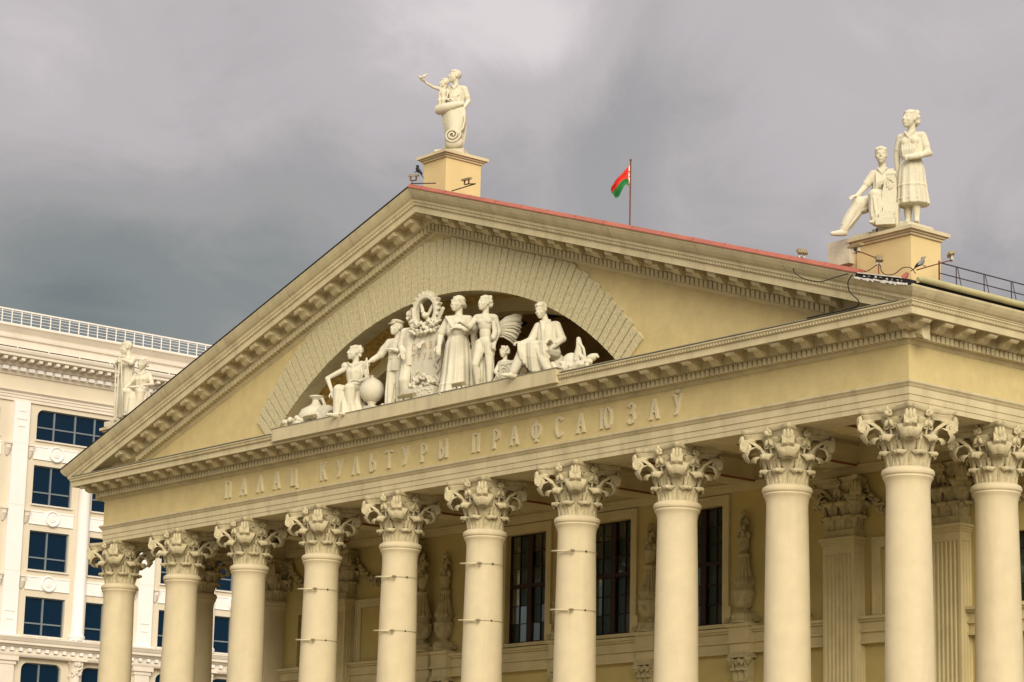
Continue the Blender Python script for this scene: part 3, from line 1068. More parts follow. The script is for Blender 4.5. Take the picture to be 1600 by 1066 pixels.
# banner brackets on four of the front columns: rod across the front left of the shaft, wire loop
for k in (3, 4, 5, 6):
    for z in ((11.07, 9.46), (11.06, 9.44), (11.0, 9.4), (10.94, 9.37))[k - 3]:
        b = part('banner_bracket', cols[k], (0, 0, z))
        MB().tube([(-.25, -.69, .02), (.34, -.575, -.01)], .026, 6).build('rod', M['column'], b, smooth=True)
        MB().tube([(.40, -.56, -.01), (.46, -.52, -.01)], .045, 6).tube([(.44, -.46, 0), (.45, -.60, 0)], .022, 6).build('clamp', M['lamp'], b)
        loop = [(.575 * math.cos(t), .575 * math.sin(t), 0) for t in [RAD(d) for d in range(-75, 200, 9)]]
        MB().tube(loop, .007, 5).build('wire', M['lamp'], b)
        MB().ell((.57 * math.cos(RAD(-14)), .57 * math.sin(RAD(-14)), 0), (.03, .03, .03), 6, 4).build('bolt', M['iron'], b)

# ---------------------------------------------------------------- porch: ceiling, beams, back wall
YW = 6.65
MB().box(XL - .3, XR + .3, .46, YW + .3, 14.50, 14.62).build('porch_ceiling', M['porch'], palace)
for k in range(1, 9):
    x = -S * k
    b = part('ceiling_beam', palace)
    mb = MB().box(x - .40, x + .40, .482, YW - .002, 13.80, 14.498)
    mb.box(x - .46, x + .46, .484, YW - .003, 14.30, 14.40).box(x - .43, x + .43, .484, YW - .003, 13.90, 13.95)
    mb.build('beam', M['porch'], b)
    MB().box(x - .415, x + .415, .486, YW - .004, 13.815, 13.872).build('painted_moulding', M['beam_red'], b)
holes = [(-15, -13, 9.76, 13.28), (-19, -17, 9.76, 13.28), (-23, -21, 9.76, 13.28), (-2.65, -1.35, 9.64, 11.50), (-34.65, -33.35, 9.64, 11.50)]
wm = MB()
wall_holes(wm, XL - .2, XR + .2, .0, 14.499, holes, lambda a, z: (a, YW, z))
for (a0, a1, z0, z1) in holes:       # reveals
    wm.add([(a0, YW, z0), (a1, YW, z0), (a1, YW + .3, z0), (a0, YW + .3, z0)], [(0, 1, 2, 3)])
    wm.add([(a0, YW, z1), (a1, YW, z1), (a1, YW + .3, z1), (a0, YW + .3, z1)], [(0, 1, 2, 3)])
    for a in (a0, a1):
        wm.add([(a, YW, z0), (a, YW, z1), (a, YW + .3, z1), (a, YW + .3, z0)], [(0, 1, 2, 3)])
wm.build('porch_wall', M['wall'], palace)
# flank walls of the body
MB().box(XR + .15, XR + .2, YW + .002, YB, 0, 13.49).build('flank_wall', M['yellow'], palace)
MB().box(XL - .2, XL - .15, YW + .002, YB, 0, 13.49).build('flank_wall', M['yellow'], palace)
MB().box(XL - .4, XR + .4, YB - .1, YB, 0, 15.9).build('rear_wall', M['yellow'], palace)
# entablature band of the porch wall
bd = MB()
bd.box(XL, XR, YW - .10, YW - .002, 13.60, 13.78)
bd.box(XL, XR, YW - .14, YW - .002, 13.782, 13.86)
bd.box(XL, XR, YW - .06, YW - .002, 13.862, 14.496)
bd.build('wall_band', M['porch'], palace)

def palace_window(xc, w, z0, z1, cols_n, rows_u, rows_l, ztr):
    wpart = part('window', palace, (xc, YW, 0))
    fr = MB()
    o = .24
    for (a, b, c, d, p) in ((-w / 2 - o, -w / 2, z0, z1 + .24, .06), (w / 2, w / 2 + o, z0, z1 + .24, .06)):
        fr.box(a, b, -p, .002, c, d)
    fr.box(-w / 2 + .0, w / 2 - .0, -.06, .002, z1 + .002, z1 + .24)
    # raised outer edge with little ears at the foot
    fr.box(-w / 2 - o - .05, -w / 2 - o + .03, -.09, .001, z0 + .5, z1 + .29)
    fr.box(w / 2 + o - .03, w / 2 + o + .05, -.09, .001, z0 + .5, z1 + .29)
    fr.box(-w / 2 - o - .13, -w / 2 - o + .03, -.085, .001, z0 - .02, z0 + .5)
    fr.box(w / 2 + o - .03, w / 2 + o + .13, -.085, .001, z0 - .02, z0 + .5)
    fr.box(-w / 2 - o + .032, w / 2 + o - .032, -.088, .001, z1 + .21, z1 + .288)
    fr.build('surround', M['porch'], wpart)
    MB().box(-w / 2 - .34, w / 2 + .34, -.16, .0, z0 - .13, z0 - .022).build('sill', M['porch'], wpart)
    sash = MB()
    yb = .16
    sash.box(-w / 2, -w / 2 + .055, yb, yb + .09, z0, z1)
    sash.box(w / 2 - .055, w / 2, yb, yb + .09, z0, z1)
    sash.box(-w / 2 + .055, w / 2 - .055, yb + .001, yb + .09, z0, z0 + .06)
    sash.box(-w / 2 + .055, w / 2 - .055, yb + .001, yb + .09, z1 - .05, z1)
    if w > 1.5:
        sash.box(-.11, .11, yb - .03, yb + .092, z0 + .062, z1 - .052)
        sash.box(-w / 2 + .057, -.112, yb - .02, yb + .088, ztr - .07, ztr + .05)
        sash.box(.112, w / 2 - .057, yb - .02, yb + .088, ztr - .07, ztr + .05)
    sash.build('sash', M['frame'], wpart)
    MB().box(-w / 2 + .06, w / 2 - .06, yb - .035, yb - .022, ztr + .045, ztr + .068).build('transom_rail', M['lamp'], wpart) if w > 1.5 else None
    halves = ((-w / 2 + .06, -.112), (.112, w / 2 - .06)) if w > 1.5 else ((-w / 2 + .06, w / 2 - .06),)
    bars = MB()
    for h0, h1 in halves:
        for (za, zb, rows) in ((z0 + .06, ztr - .07, rows_l), (ztr + .05, z1 - .05, rows_u)):
            for i in range(2):
                for j in range(rows):
                    xa, xb = h0 + (h1 - h0) * i / 2, h0 + (h1 - h0) * (i + 1) / 2
                    z_a, z_b = za + (zb - za) * j / rows, za + (zb - za) * (j + 1) / rows
                    ti = random.uniform(-.0012, .0012)
                    MB().add([(xa, yb + .04 + ti, z_a), (xb, yb + .04 - ti, z_a), (xb, yb + .04 - ti, z_b), (xa, yb + .04 + ti, z_b)], [(0, 1, 2, 3)]).build('pane', M['glass'], wpart)
            bars.box((h0 + h1) / 2 - .016, (h0 + h1) / 2 + .016, yb + .012, yb + .07, za, zb)
            for j in range(1, rows):
                zz = za + (zb - za) * j / rows
                bars.box(h0, h1, yb + .014, yb + .068, zz - .014, zz + .014)
    bars.build('glazing_bar', M['frame'], wpart)
    # room behind: dark box and a half-drawn pale curtain
    MB().box(-w / 2 - .02, w / 2 + .02, .32, .95, z0 - .02, z1 + .02).build('room', M['interior'], wpart)
    bx = wpart.children[-1]
    bmm = bmesh.new()
    bmm.from_mesh(bx.data)
    bmm.faces.ensure_lookup_table()
    bmesh.ops.delete(bmm, geom=[f for f in bmm.faces if f.calc_center_median().y < .33], context='FACES')
    bmm.to_mesh(bx.data)
    bmm.free()
    if w > 1.5:
        cu = MB()
        for (c0, c1, top) in ((-w / 2 + .05, -.12, z0 + (z1 - z0) * .27), (.15, w / 2 - .12, z0 + (z1 - z0) * .33)):
            P = []
            for i in range(25):
                x = c0 + (c1 - c0) * i / 24
                yy = .46 + .05 * math.sin(x * 24 + xc)
                ht = top - .35 * (1 - (i / 24)) ** 2 + .10 * math.sin(i * .5 + xc)
                P.append([(x, yy, z0), (x, yy, ht)])
            cu.grid(P)
        cu.build('curtain', M['curtain'], wpart, smooth=True)
for xc in (-14, -18, -22):
    palace_window(xc, 2.0, 9.76, 13.28, 2, 3, 3, 11.62)
for xc in (-2, -34):
    palace_window(xc, 1.3, 9.64, 11.50, 1, 2, 2, 10.6)
# blind panels in the outer bays
for xc in (-6, -30):
    b = part('blind_panel', palace, (xc, YW, 0))
    f_ = MB()
    f_.box(-1.05, -.80, -.07, .001, 9.62, 11.72).box(.80, 1.05, -.07, .001, 9.62, 11.72).box(-.798, .798, -.07, .001, 11.48, 11.718)
    f_.box(-1.10, -1.03, -.10, .0, 9.62, 11.76).box(1.03, 1.10, -.10, .0, 9.62, 11.76).box(-1.028, 1.028, -.10, .0, 11.69, 11.762)
    f_.build('surround', M['porch'], b)
    MB().box(-.78, .78, -.012, .004, 9.62, 11.46).build('panel', M['wall'], b)

# ledge under the windows
lg = MB()
XA0, XA1 = -31.3, -4.7
for (p, a, b) in ((.30, 9.50, 9.58), (.24, 9.44, 9.498), (.16, 9.22, 9.438), (.20, 9.15, 9.218), (.13, 8.90, 9.148), (.19, 8.84, 8.898)):
    lg.box(XL, XR, YW - p, YW - .001, a, b)
lg.build('ledge', M['porch'], palace)
# pilasters with square capitals
sq_me = square_capital()
sq_me.materials.append(M['relief'])
def pilaster(xc):
    c = part('pilaster', palace, (xc, YW, 0))
    sh = MB()
    hw, d = .58, .45
    def fluted(p0, p1, nrm):
        # front with seven flutes
        pass
    n = 7
    edge = .07
    P0, P1 = [], []
    xs_ = [(-hw, -d)]
    fw = (2 * hw - 2 * edge) / n
    for i in range(n):
        a = -hw + edge + fw * i
        xs_ += [(a + .018, -d), (a + .03, -d + .035), (a + fw / 2, -d + .055), (a + fw - .03, -d + .035), (a + fw - .018, -d)]
    xs_.append((hw, -d))
    m_ = 3
    fd = (d - .10) / m_
    for i in range(m_):
        a = -d + .05 + fd * i
        xs_ += [(hw, a + .015), (hw - .035, a + .03), (hw - .05, a + fd / 2), (hw - .035, a + fd - .03), (hw, a + fd - .015)]
    xs_ += [(hw, .0), (-hw, .0)]
    zz = [1.2, 11.35]
    vs = [(x, y, z) for z in zz for x, y in xs_]
    k = len(xs_)
    sh.add(vs, [(i, (i + 1) % k, k + (i + 1) % k, k + i) for i in range(k)])
    sh.box(-hw, hw, -d, .0, 11.351, 11.60)
    sh.box(-hw - .03, hw + .03, -d - .03, .0, 11.602, 11.66).box(-hw - .06, hw + .06, -d - .06, .0, 11.662, 11.72).box(-hw - .10, hw + .10, -d - .10, .0, 11.722, 11.80)
    sh.build('shaft', M['porch'], c)
    link('capital', sq_me, None, c, (0, .20, 12.0))
    MB().box(-hw, hw, -d + .02, .0, 11.802, 12.02).build('neck', M['relief'], c)
    return c
for xc in (-4.22, -8.02, -27.98, -31.78):
    pilaster(xc)

# candelabra in relief between the windows
def candelabrum():
    mb = MB()
    def fl(a, z):
        return 1 + (.09 * math.cos(a * 14) if 1.15 < z < 1.92 else 0)
    prof = [(0, .0), (.36, .0), (.36, .07), (.30, .10), (.27, .22), (.20, .30), (.16, .36), (.13, .40), (.20, .44), (.27, .52), (.31, .66), (.33, .80), (.36, .86), (.37, .93), (.30, .95), (.28, 1.0), (.27, 1.1),
            (.335, 1.14), (.33, 1.18), (.26, 1.35), (.20, 1.55), (.165, 1.75), (.155, 1.90), (.20, 1.93), (.21, 2.0), (.15, 2.04), (.10, 2.10), (.14, 2.18), (.17, 2.3), (.165, 2.42), (.18, 2.46), (.15, 2.5), (.11, 2.6), (0, 3.1)]
    # densify
    pr = []
    for (r0, z0), (r1, z1) in zip(prof[:-1], prof[1:]):
        pr.append((r0, z0))
        if z1 - z0 > .12:
            pr.append(((r0 + r1) / 2, (z0 + z1) / 2))
    pr.append(prof[-1])
    mb.lathe(pr, 56, flute=fl)
    rng = random.Random(3)
    for i in range(30):            # leafy finial
        t = i / 29
        a = rng.uniform(0, 2 * PI)
        r = .17 * (1 - t) ** .7 + .02
        mb.ell((r * math.cos(a), r * math.sin(a), 2.46 + .78 * t), (.055, .055, .10), 6, 5, Matrix.Rotation(rng.uniform(-.6, .6), 3, 'Y'))
    for i in range(22):            # foliage of the foot
        a = 2 * PI * i / 22
        mb.ell((.30 * math.cos(a), .30 * math.sin(a), .17), (.06, .06, .13), 6, 5)
    for i in range(6):             # scroll leaf beside the foot
        mb.ell((-.42 - .075 * i, .05, .09 + .07 * (i % 2)), (.05, .05, .10 - .008 * i), 6, 5)
        mb.ell((.42 + .03 * i, .05, .09), (.04, .05, .07), 6, 5)
    for i in range(9):
        a = 2 * PI * i / 9
        mb.ell((.30 * math.cos(a), .30 * math.sin(a), .72), (.05, .05, .09), 6, 5)
    return mb.mesh('candelabrum_relief', smooth=True, angle=50)
cd = candelabrum()
cd.materials.append(M['relief'])
small_cap = MB()
_r = random.Random(5)
small_cap.box(-.30, .30, -.28, .0, .0, .62)
for i in range(-1, 2):
    leaf(small_cap, (i * .22, -.28), (0, -1), .36, .16, .24, .02)
for i in (-1, 1):
    leaf(small_cap, (i * .30, -.26), (i * .7, -.7), .60, .22, .26, .10)
    small_cap.lathe([(.02, -.05), (.10, -.05), (.10, .05), (.02, .05)], 12, (i * .36, -.33, .62))
small_cap.box(-.40, .40, -.40, .0, .68, .82)
for i in range(7):
    small_cap.ell((-.36 + .12 * i, -.32, .55 + .05 * (i % 2)), (.07, .07, .10), 6, 5)
small_me = small_cap.mesh('bracket_capital', smooth=True, angle=50)
small_me.materials.append(M['relief'])
for xc in (-10, -12, -16, -20, -24, -25.98, -26.95):
    link('candelabrum_relief', cd, None, palace, (xc, YW - .16 - (.2 if xc == -26.95 else 0), 9.70))
    r = MB()
    for (p, a, b, w_) in ((.44, 9.585, 9.69, .46), (.38, 9.20, 9.583, .40), (.42, 9.12, 9.198, .43), (.34, 8.84, 9.118, .38)):
        r.box(xc - w_, xc + w_, YW - p, YW - .003, a, b)
    r.build('ledge_break', M['porch'], palace)
    link('bracket_capital', small_me, None, palace, (xc, YW - .02, 8.02))
    MB().box(xc - .30, xc + .30, YW - .27, YW - .004, 1.2, 8.018).build('lower_pilaster', M['porch'], palace)

# garlands between the outer pilaster capitals
def garland():
    mb = MB()
    rng = random.Random(9)
    for i in range(90):
        t = i / 89
        x = -1.30 + 2.60 * t
        z = 12.35 + 1.0 * (2 * t - 1) ** 2
        rr = .10 + .07 * math.sin(PI * t)
        for _ in range(2):
            mb.ell((x + rng.uniform(-.03, .03), -.08 + rng.uniform(-.05, .02), z + rng.uniform(-rr, rr)), (.06, .06, .06), 6, 4)
    for sx in (-1, 1):
        for i in range(18):
            mb.ell((sx * 1.30 + rng.uniform(-.08, .08), -.08, 13.4 - .06 * i), (.07, .06, .06), 6, 4)
    return mb.mesh('garland', smooth=True)
gl = garland()
gl.materials.append(M['relief'])
for xc in (-6.1, -29.9):
    link('garland', gl, None, palace, (xc, YW - .02, 0))
for xc in (-33.85, -2.15):
    link('garland', gl, None, palace, (xc, YW - .02, .05))

# ---------------------------------------------------------------- pedestals on the roof
def pedestal(x0, x1, y0, y1, zb, zt, ext=None):
    p = part('pedestal', palace)
    MB().box(x0, x1, y0, y1, zb, zt).build('die', M['ped'], p)
    c = MB()
    c.box(x0 - .05, x1 + .05, y0 - .05, y1 + .05, zt + .002, zt + .06)
    c.box(x0 - .10, x1 + .10, y0 - .10, y1 + .10, zt + .062, zt + .11)
    c.box(x0 - .17, x1 + .17, y0 - .17, y1 + .17, zt + .112, zt + .20)
    c.build('cap', M['pedcap'], p)
    return p
pedestal(-18.54, -17.46, -.69, .66, 21.95, 23.44)
pedestal(-1.15, .60, -.49, .60, 15.8, 17.69)
pedestal(-36.70, -34.7, -.49, .60, 15.8, 17.40)
# lower block with sloping coping beside the right pedestal
MB().prism([(-2.75, 16.0), (-1.153, 16.0), (-1.153, 17.52), (-1.55, 17.62), (-1.72, 17.60), (-2.75, 17.12)], -.43, .58, 'y').build('pedestal_wing', M['ped'], palace)
MB().prism([(-2.80, 17.12), (-1.70, 17.62), (-1.70, 17.66), (-2.80, 17.16)], -.50, .62, 'y').build('wing_coping', M['rust'], palace)
# ================================================================== OFFICE BUILDING (left, behind)
OX = -72.0
office = thing('office_building', 'white and beige office block with blue windows behind the palace', 'building')
def ob(mb, p0, p1, y0, y1, z0, z1):
    """box on the facade: p = how far it stands out of the wall plane"""
    return mb.box(OX + p0, OX + p1, y0, y1, z0, z1)
OY0, OY1 = 3.6, 46.0
PER = 7.77
bays = [15.31 - PER * 2 + PER * k for k in range(0, 6)]    # pilaster centres
oh = []
wins = []
for b in bays[:-1]:
    for (za, zb) in ((20.48, 22.45), (17.19, 19.15), (13.92, 15.84), (10.3, 12.57), (6.6, 8.9), (3.0, 5.2)):
        for (ya, yb) in ((b + .96, b + 3.21), (b + 4.40, b + 6.65)):
            oh.append((ya, yb, za, zb))
            wins.append((ya, yb, za, zb))
    oh.append((b + .98, b + 6.65, 23.74, 25.30))
wm = MB()
oh_in = [h for h in oh if h[0] > OY0 and h[1] < OY1]
wall_holes(wm, OY0, OY1, 0, 26.0, oh_in, lambda a, z: (OX, a, z))
for (a0, a1, z0, z1) in oh_in:
    for z in (z0, z1):
        wm.add([(OX, a0, z), (OX, a1, z), (OX - .32, a1, z), (OX - .32, a0, z)], [(0, 1, 2, 3)])
    for a in (a0, a1):
        wm.add([(OX, a, z0), (OX, a, z1), (OX - .32, a, z1), (OX - .32, a, z0)], [(0, 1, 2, 3)])
wm.add([(OX, OY0, 0), (OX - 25, OY0, 0), (OX - 25, OY0, 29.2), (OX, OY0, 29.2)], [(0, 1, 2, 3)])
wm.add([(OX, OY1, 0), (OX - 25, OY1, 0), (OX - 25, OY1, 29.2), (OX, OY1, 29.2)], [(0, 1, 2, 3)])
wm.build('wall', M['o_wall'], office)
def cornr(mb, y, z, r, sy, sz):
    """fills a hole corner with a rounded spandrel"""
    n = 8
    pts = [(y, z)] + [(y + sy * r * (1 - math.sin(PI / 2 * i / n)), z + sz * r * (1 - math.cos(PI / 2 * i / n))) for i in range(n + 1)]
    vs = [(OX + .003, a, b) for a, b in pts] + [(OX - .3, a, b) for a, b in pts]
    k = len(pts)
    mb.add(vs, [tuple(range(k))] + [(i, (i + 1) % k, k + (i + 1) % k, k + i) for i in range(k)])
for (ya, yb, za, zb) in oh_in:
    cx = (ya + yb) / 2
    w = yb - ya
    f = part('window', office, (OX, 0, 0))
    fm_, dx = MB(), -.22
    if za > 23:
        ms = [ya + w * q for q in (.185, .40, .60, .815)]
        tr = 24.41
    else:
        ms = [ya + w * .475]
        tr = za + (zb - za) * .32
    fm_.box(dx, dx + .08, ya, yb, za, za + .05).box(dx, dx + .08, ya, yb, zb - .05, zb)
    fm_.box(dx + .001, dx + .081, ya, ya + .05, za + .05, zb - .05).box(dx + .001, dx + .081, yb - .05, yb, za + .05, zb - .05)
    for m_ in ms:
        fm_.box(dx + .002, dx + .09, m_ - .045, m_ + .045, za + .05, zb - .05)
    cut = [ya + .05] + ms + [yb - .05]
    for i in range(len(cut) - 1):
        fm_.box(dx + .003, dx + .085, cut[i] + .045, cut[i + 1] - .045, tr - .035, tr + .035)
    fm_.build('frame', M['o_frame'], f)
    for i in range(len(cut) - 1):
        for (z_a, z_b) in ((za + .03, tr), (tr, zb - .03)):
            ti = random.uniform(-.012, .012)
            MB().add([(dx + .03, cut[i], z_a), (dx + .03 + ti, cut[i + 1], z_a), (dx + .03 + ti, cut[i + 1], z_b), (dx + .03, cut[i], z_b)], [(0, 1, 2, 3)]).build('pane', M['o_glass'], f)
    MB().box(-.05, .10, ya - .06, yb + .06, za - .07, za - .003).build('sill', M['o_trim'], f)
    if za > 23 or 10 < za < 11:
        sp = MB()
        cornr(sp, ya, zb, .36, 1, -1)
        cornr(sp, yb, zb, .36, -1, -1)
        o = sp.build('rounded_corner', M['o_wall'], office)
med_me = MB().lathe([(.0, .10), (.06, .11), (.10, .08), (.115, .10), (.17, .10), (.20, .055), (.24, .05), (.30, .05), (.335, .115), (.39, .115), (.42, .06), (.43, .0)], 28).mesh('medallion', smooth=True, angle=40)
med_me.transform(Matrix.Rotation(PI / 2, 4, 'Y'))
med_me.materials.append(M['o_white'])
bk = MB()
bk.box(.02, .30, -.16, .16, .60, .70).box(.02, .24, -.13, .13, .50, .598)
bk.prism([(.03, .50), (.20, .49), (.22, .40), (.15, .30), (.12, .16), (.06, .02), (.03, .0)], -.11, .11, 'y') if False else None
P = []
for (x, z, w) in ((.21, .495, .12), (.23, .40, .12), (.17, .30, .11), (.13, .16, .09), (.06, .02, .04)):
    P.append([(.01, -w, z), (x, -w, z), (x + .03, 0, z), (x, w, z), (.01, w, z)])
bk.grid(P)
bk_me = bk.mesh('bracket', smooth=True, angle=40)
bk_me.materials.append(M['o_trim'])
pan = MB()
def panel_mesh(w):
    mb = MB()
    mb.box(.0, .035, 0, w, 0, .70)
    mb.box(.0, .06, 0, w, .62, .70).box(.0, .06, 0, w, 0, .05)
    me = mb.mesh('panel')
    me.materials.append(M['o_white'])
    return me
pan_me = panel_mesh(2.52)
col_me = MB().lathe([(.40, 0), (.40, .10), (.43, .14), (.43, .22), (.36, .28), (.325, .36), (.32, 4.0), (.30, 9.0), (.34, 9.06), (.34, 9.12), (.30, 9.16), (.36, 9.6)], 24).mesh('column', smooth=True, angle=40)
col_me.materials.append(M['o_white'])
for b in bays:
    if not (OY0 < b < OY1):
        continue
    # pilaster
    p = MB()
    ob(p, .002, .22, b - .44, b + .44, 13.86, 25.55)
    ob(p, .002, .30, b - .62, b + .62, 13.80, 13.858)
    for z in (25.02, 24.62, 24.25, 15.0, 14.6):
        ob(p, .222, .25, b - (.20 if z not in (24.62, 15.0) else .28), b + (.20 if z not in (24.62, 15.0) else .28), z, z + .07)
    p.build('pilaster', M['o_white'], office)
    j = MB()
    for z in (23.4, 20.3, 17.0):
        ob(j, .20, .224, b - .441, b + .441, z, z + .025)
    j.build('pilaster_joint', M['o_trim'], office)
    lp = MB()
    ob(lp, .002, .26, b - .42, b + .42, 2.0, 12.40)
    for i in range(5):
        ob(lp, .262, .285, b - .33 + .15 * i, b - .26 + .15 * i, 2.4, 12.1)
    ob(lp, .002, .30, b - .50, b + .50, 12.402, 12.58)
    ob(lp, .002, .38, b - .60, b + .60, 12.582, 12.80)
    lp.build('lower_pilaster', M['o_trim'], office)
for b in bays[:-1]:
    yc = b + 3.90
    if yc < OY0 or yc > OY1:
        continue
    link('column', col_me, None, office, (OX + .12, yc, 13.82))
    cb = MB()
    cb.lathe([(.28, 0), (.28, .3), (.33, .62), (.40, .72), (.40, .80), (0, .80)], 16, (OX + .15, yc, 11.98))
    rg = random.Random(2)
    for i in range(36):
        a = rg.uniform(-PI / 2, PI / 2)
        z = rg.uniform(.05, .7)
        r = .30 + .12 * z
        cb.ell((OX + .15 + r * math.cos(a), yc + r * math.sin(a), 11.98 + z), (.06, .06, .08), 6, 4)
    ob(cb, .0, .60, yc - .45, yc + .45, 12.78, 12.868)
    cb.build('column_capital', M['o_trim'], office, smooth=True, angle=40)
    MB().lathe([(.28, 2), (.28, 11.98)], 20, (OX + .15, yc, 0)).build('lower_column', M['o_trim'], office, smooth=True)
    for z in (22.74, 19.46, 16.18):
        for (ya, flip) in ((b + .86, 0), (b + 4.28, 1)):
            if ya < OY0:
                continue
            link('panel', pan_me, None, office, (OX + .002, ya, z))
            link('medallion', med_me, None, office, (OX + .04, ya + 1.29, z + .36))
            link('bracket', bk_me, None, office, (OX, (b + .64) if not flip else (b + 7.13), z - .02))
def oprof(name, prof, m):
    mb = MB()
    P = [[(OX + e, OY0 - .2, z), (OX + e, OY1, z)] for e, z in prof]
    P.append(P[0])
    mb.grid(P)
    for j_ in (0, 1):
        mb.add([r[j_] for r in P[:-1]], [tuple(range(len(prof)))])
    return mb.build(name, m, office)
oprof('architrave', [(-.2, 25.54), (.10, 25.54), (.10, 25.70), (.14, 25.705), (.14, 25.84), (.18, 25.845), (.18, 25.93), (.26, 26.0), (.30, 26.03), (.30, 26.06), (.02, 26.08), (-.2, 26.08)], M['o_trim'])
oprof('frieze', [(-.2, 26.082), (.05, 26.082), (.05, 26.85), (-.2, 26.85)], M['o_wall'])
oc = oprof('cornice', [(-.2, 26.852), (.12, 26.852), (.16, 26.93), (.22, 27.0), (.22, 27.24), (.34, 27.26), (.40, 27.34), (.42, 27.36), (.42, 27.60), (1.0, 27.62), (1.0, 27.74), (1.08, 27.80), (1.12, 27.92), (1.12, 27.99), (-.2, 28.06)], M['o_trim'])
MB().box(OX + .75, OX + 1.10, OY0, OY1, 28.0, 28.045).build('gutter', M['black'], oc)
gg = MB()
for k in range(24):
    gg.box(OX + 1.09, OX + 1.125, OY0 + k * 1.78, OY0 + k * 1.78 + .06, 27.99, 28.07)
gg.build('gutter_clip', M['o_white'], oc, kind='stuff')
bl_me = MB().box(.0, .20, -.16, .16, .0, .17).mesh('block')
bl_me.materials.append(M['o_white'])
bl2 = MB().box(.0, .50, -.10, .10, .0, .16).mesh('modillion')
bl2.materials.append(M['o_trim'])
bl3 = MB().box(.0, .16, -.09, .09, .0, .17).mesh('dentil')
bl3.materials.append(M['o_white'])
for k in range(int((OY1 - OY0) / .495)):
    y = 14.11 - .495 * 20 + k * .495
    if y > OY1 or y < OY0:
        continue
    link('block', bl_me, None, oc, (OX + .222, y, 27.03))
    link('modillion', bl2, None, oc, (OX + .422, y + .2, 27.44))
oprof('attic', [(-.2, 28.06), (.10, 28.06), (.10, 28.66), (.20, 28.69), (.22, 28.78), (.18, 28.80), (.20, 28.94), (.10, 28.96), (.14, 29.0), (.30, 29.22), (.36, 29.27), (.36, 29.34), (-6, 29.34)], M['o_trim'])
lc = oprof('lower_cornice', [(-.2, 12.80), (.34, 12.80), (.38, 12.86), (.40, 12.92), (.40, 13.02), (.34, 13.03), (.34, 13.24), (.46, 13.27), (.52, 13.36), (.66, 13.38), (.66, 13.50), (.70, 13.53), (.76, 13.64), (.80, 13.70), (.80, 13.76), (-.2, 13.80)], M['o_trim'])
for k in range(int((OY1 - OY0) / .49)):
    y = 15.45 - .49 * 22 + k * .49
    if OY0 < y < OY1:
        link('dentil', bl3, None, lc, (OX + .342, y, 13.055))
sp = MB()
for k in range(60):
    y = OY0 + random.random() * 40
    sp.box(OX + .55, OX + .62, y, y + random.uniform(.04, .12), 13.77, 13.77 + random.uniform(.03, .09))
sp.build('bird_spike', M['o_white'], lc, kind='stuff')
# roof railing
rl = part('roof_railing', office)
post_me = MB().box(-.022, .022, -.022, .022, 0, .74).mesh('post')
post_me.materials.append(M['o_rail'])
for k in range(int((OY1 - OY0) / .551)):
    y = 14.32 - .551 * 19 + k * .551
    if OY0 < y < OY1:
        link('post', post_me, None, rl, (OX + .30, y, 29.34))
for (z, r) in ((30.10, .035), (29.375, .03)):
    MB().box(OX + .30 - r, OX + .30 + r, OY0, OY1, z - r, z + r).build('rail', M['o_rail'], rl)
for z in (29.56, 29.72, 29.87, 30.0):
    MB().box(OX + .29, OX + .31, OY0, OY1, z - .011, z + .011).build('rail', M['o_rail'], rl)
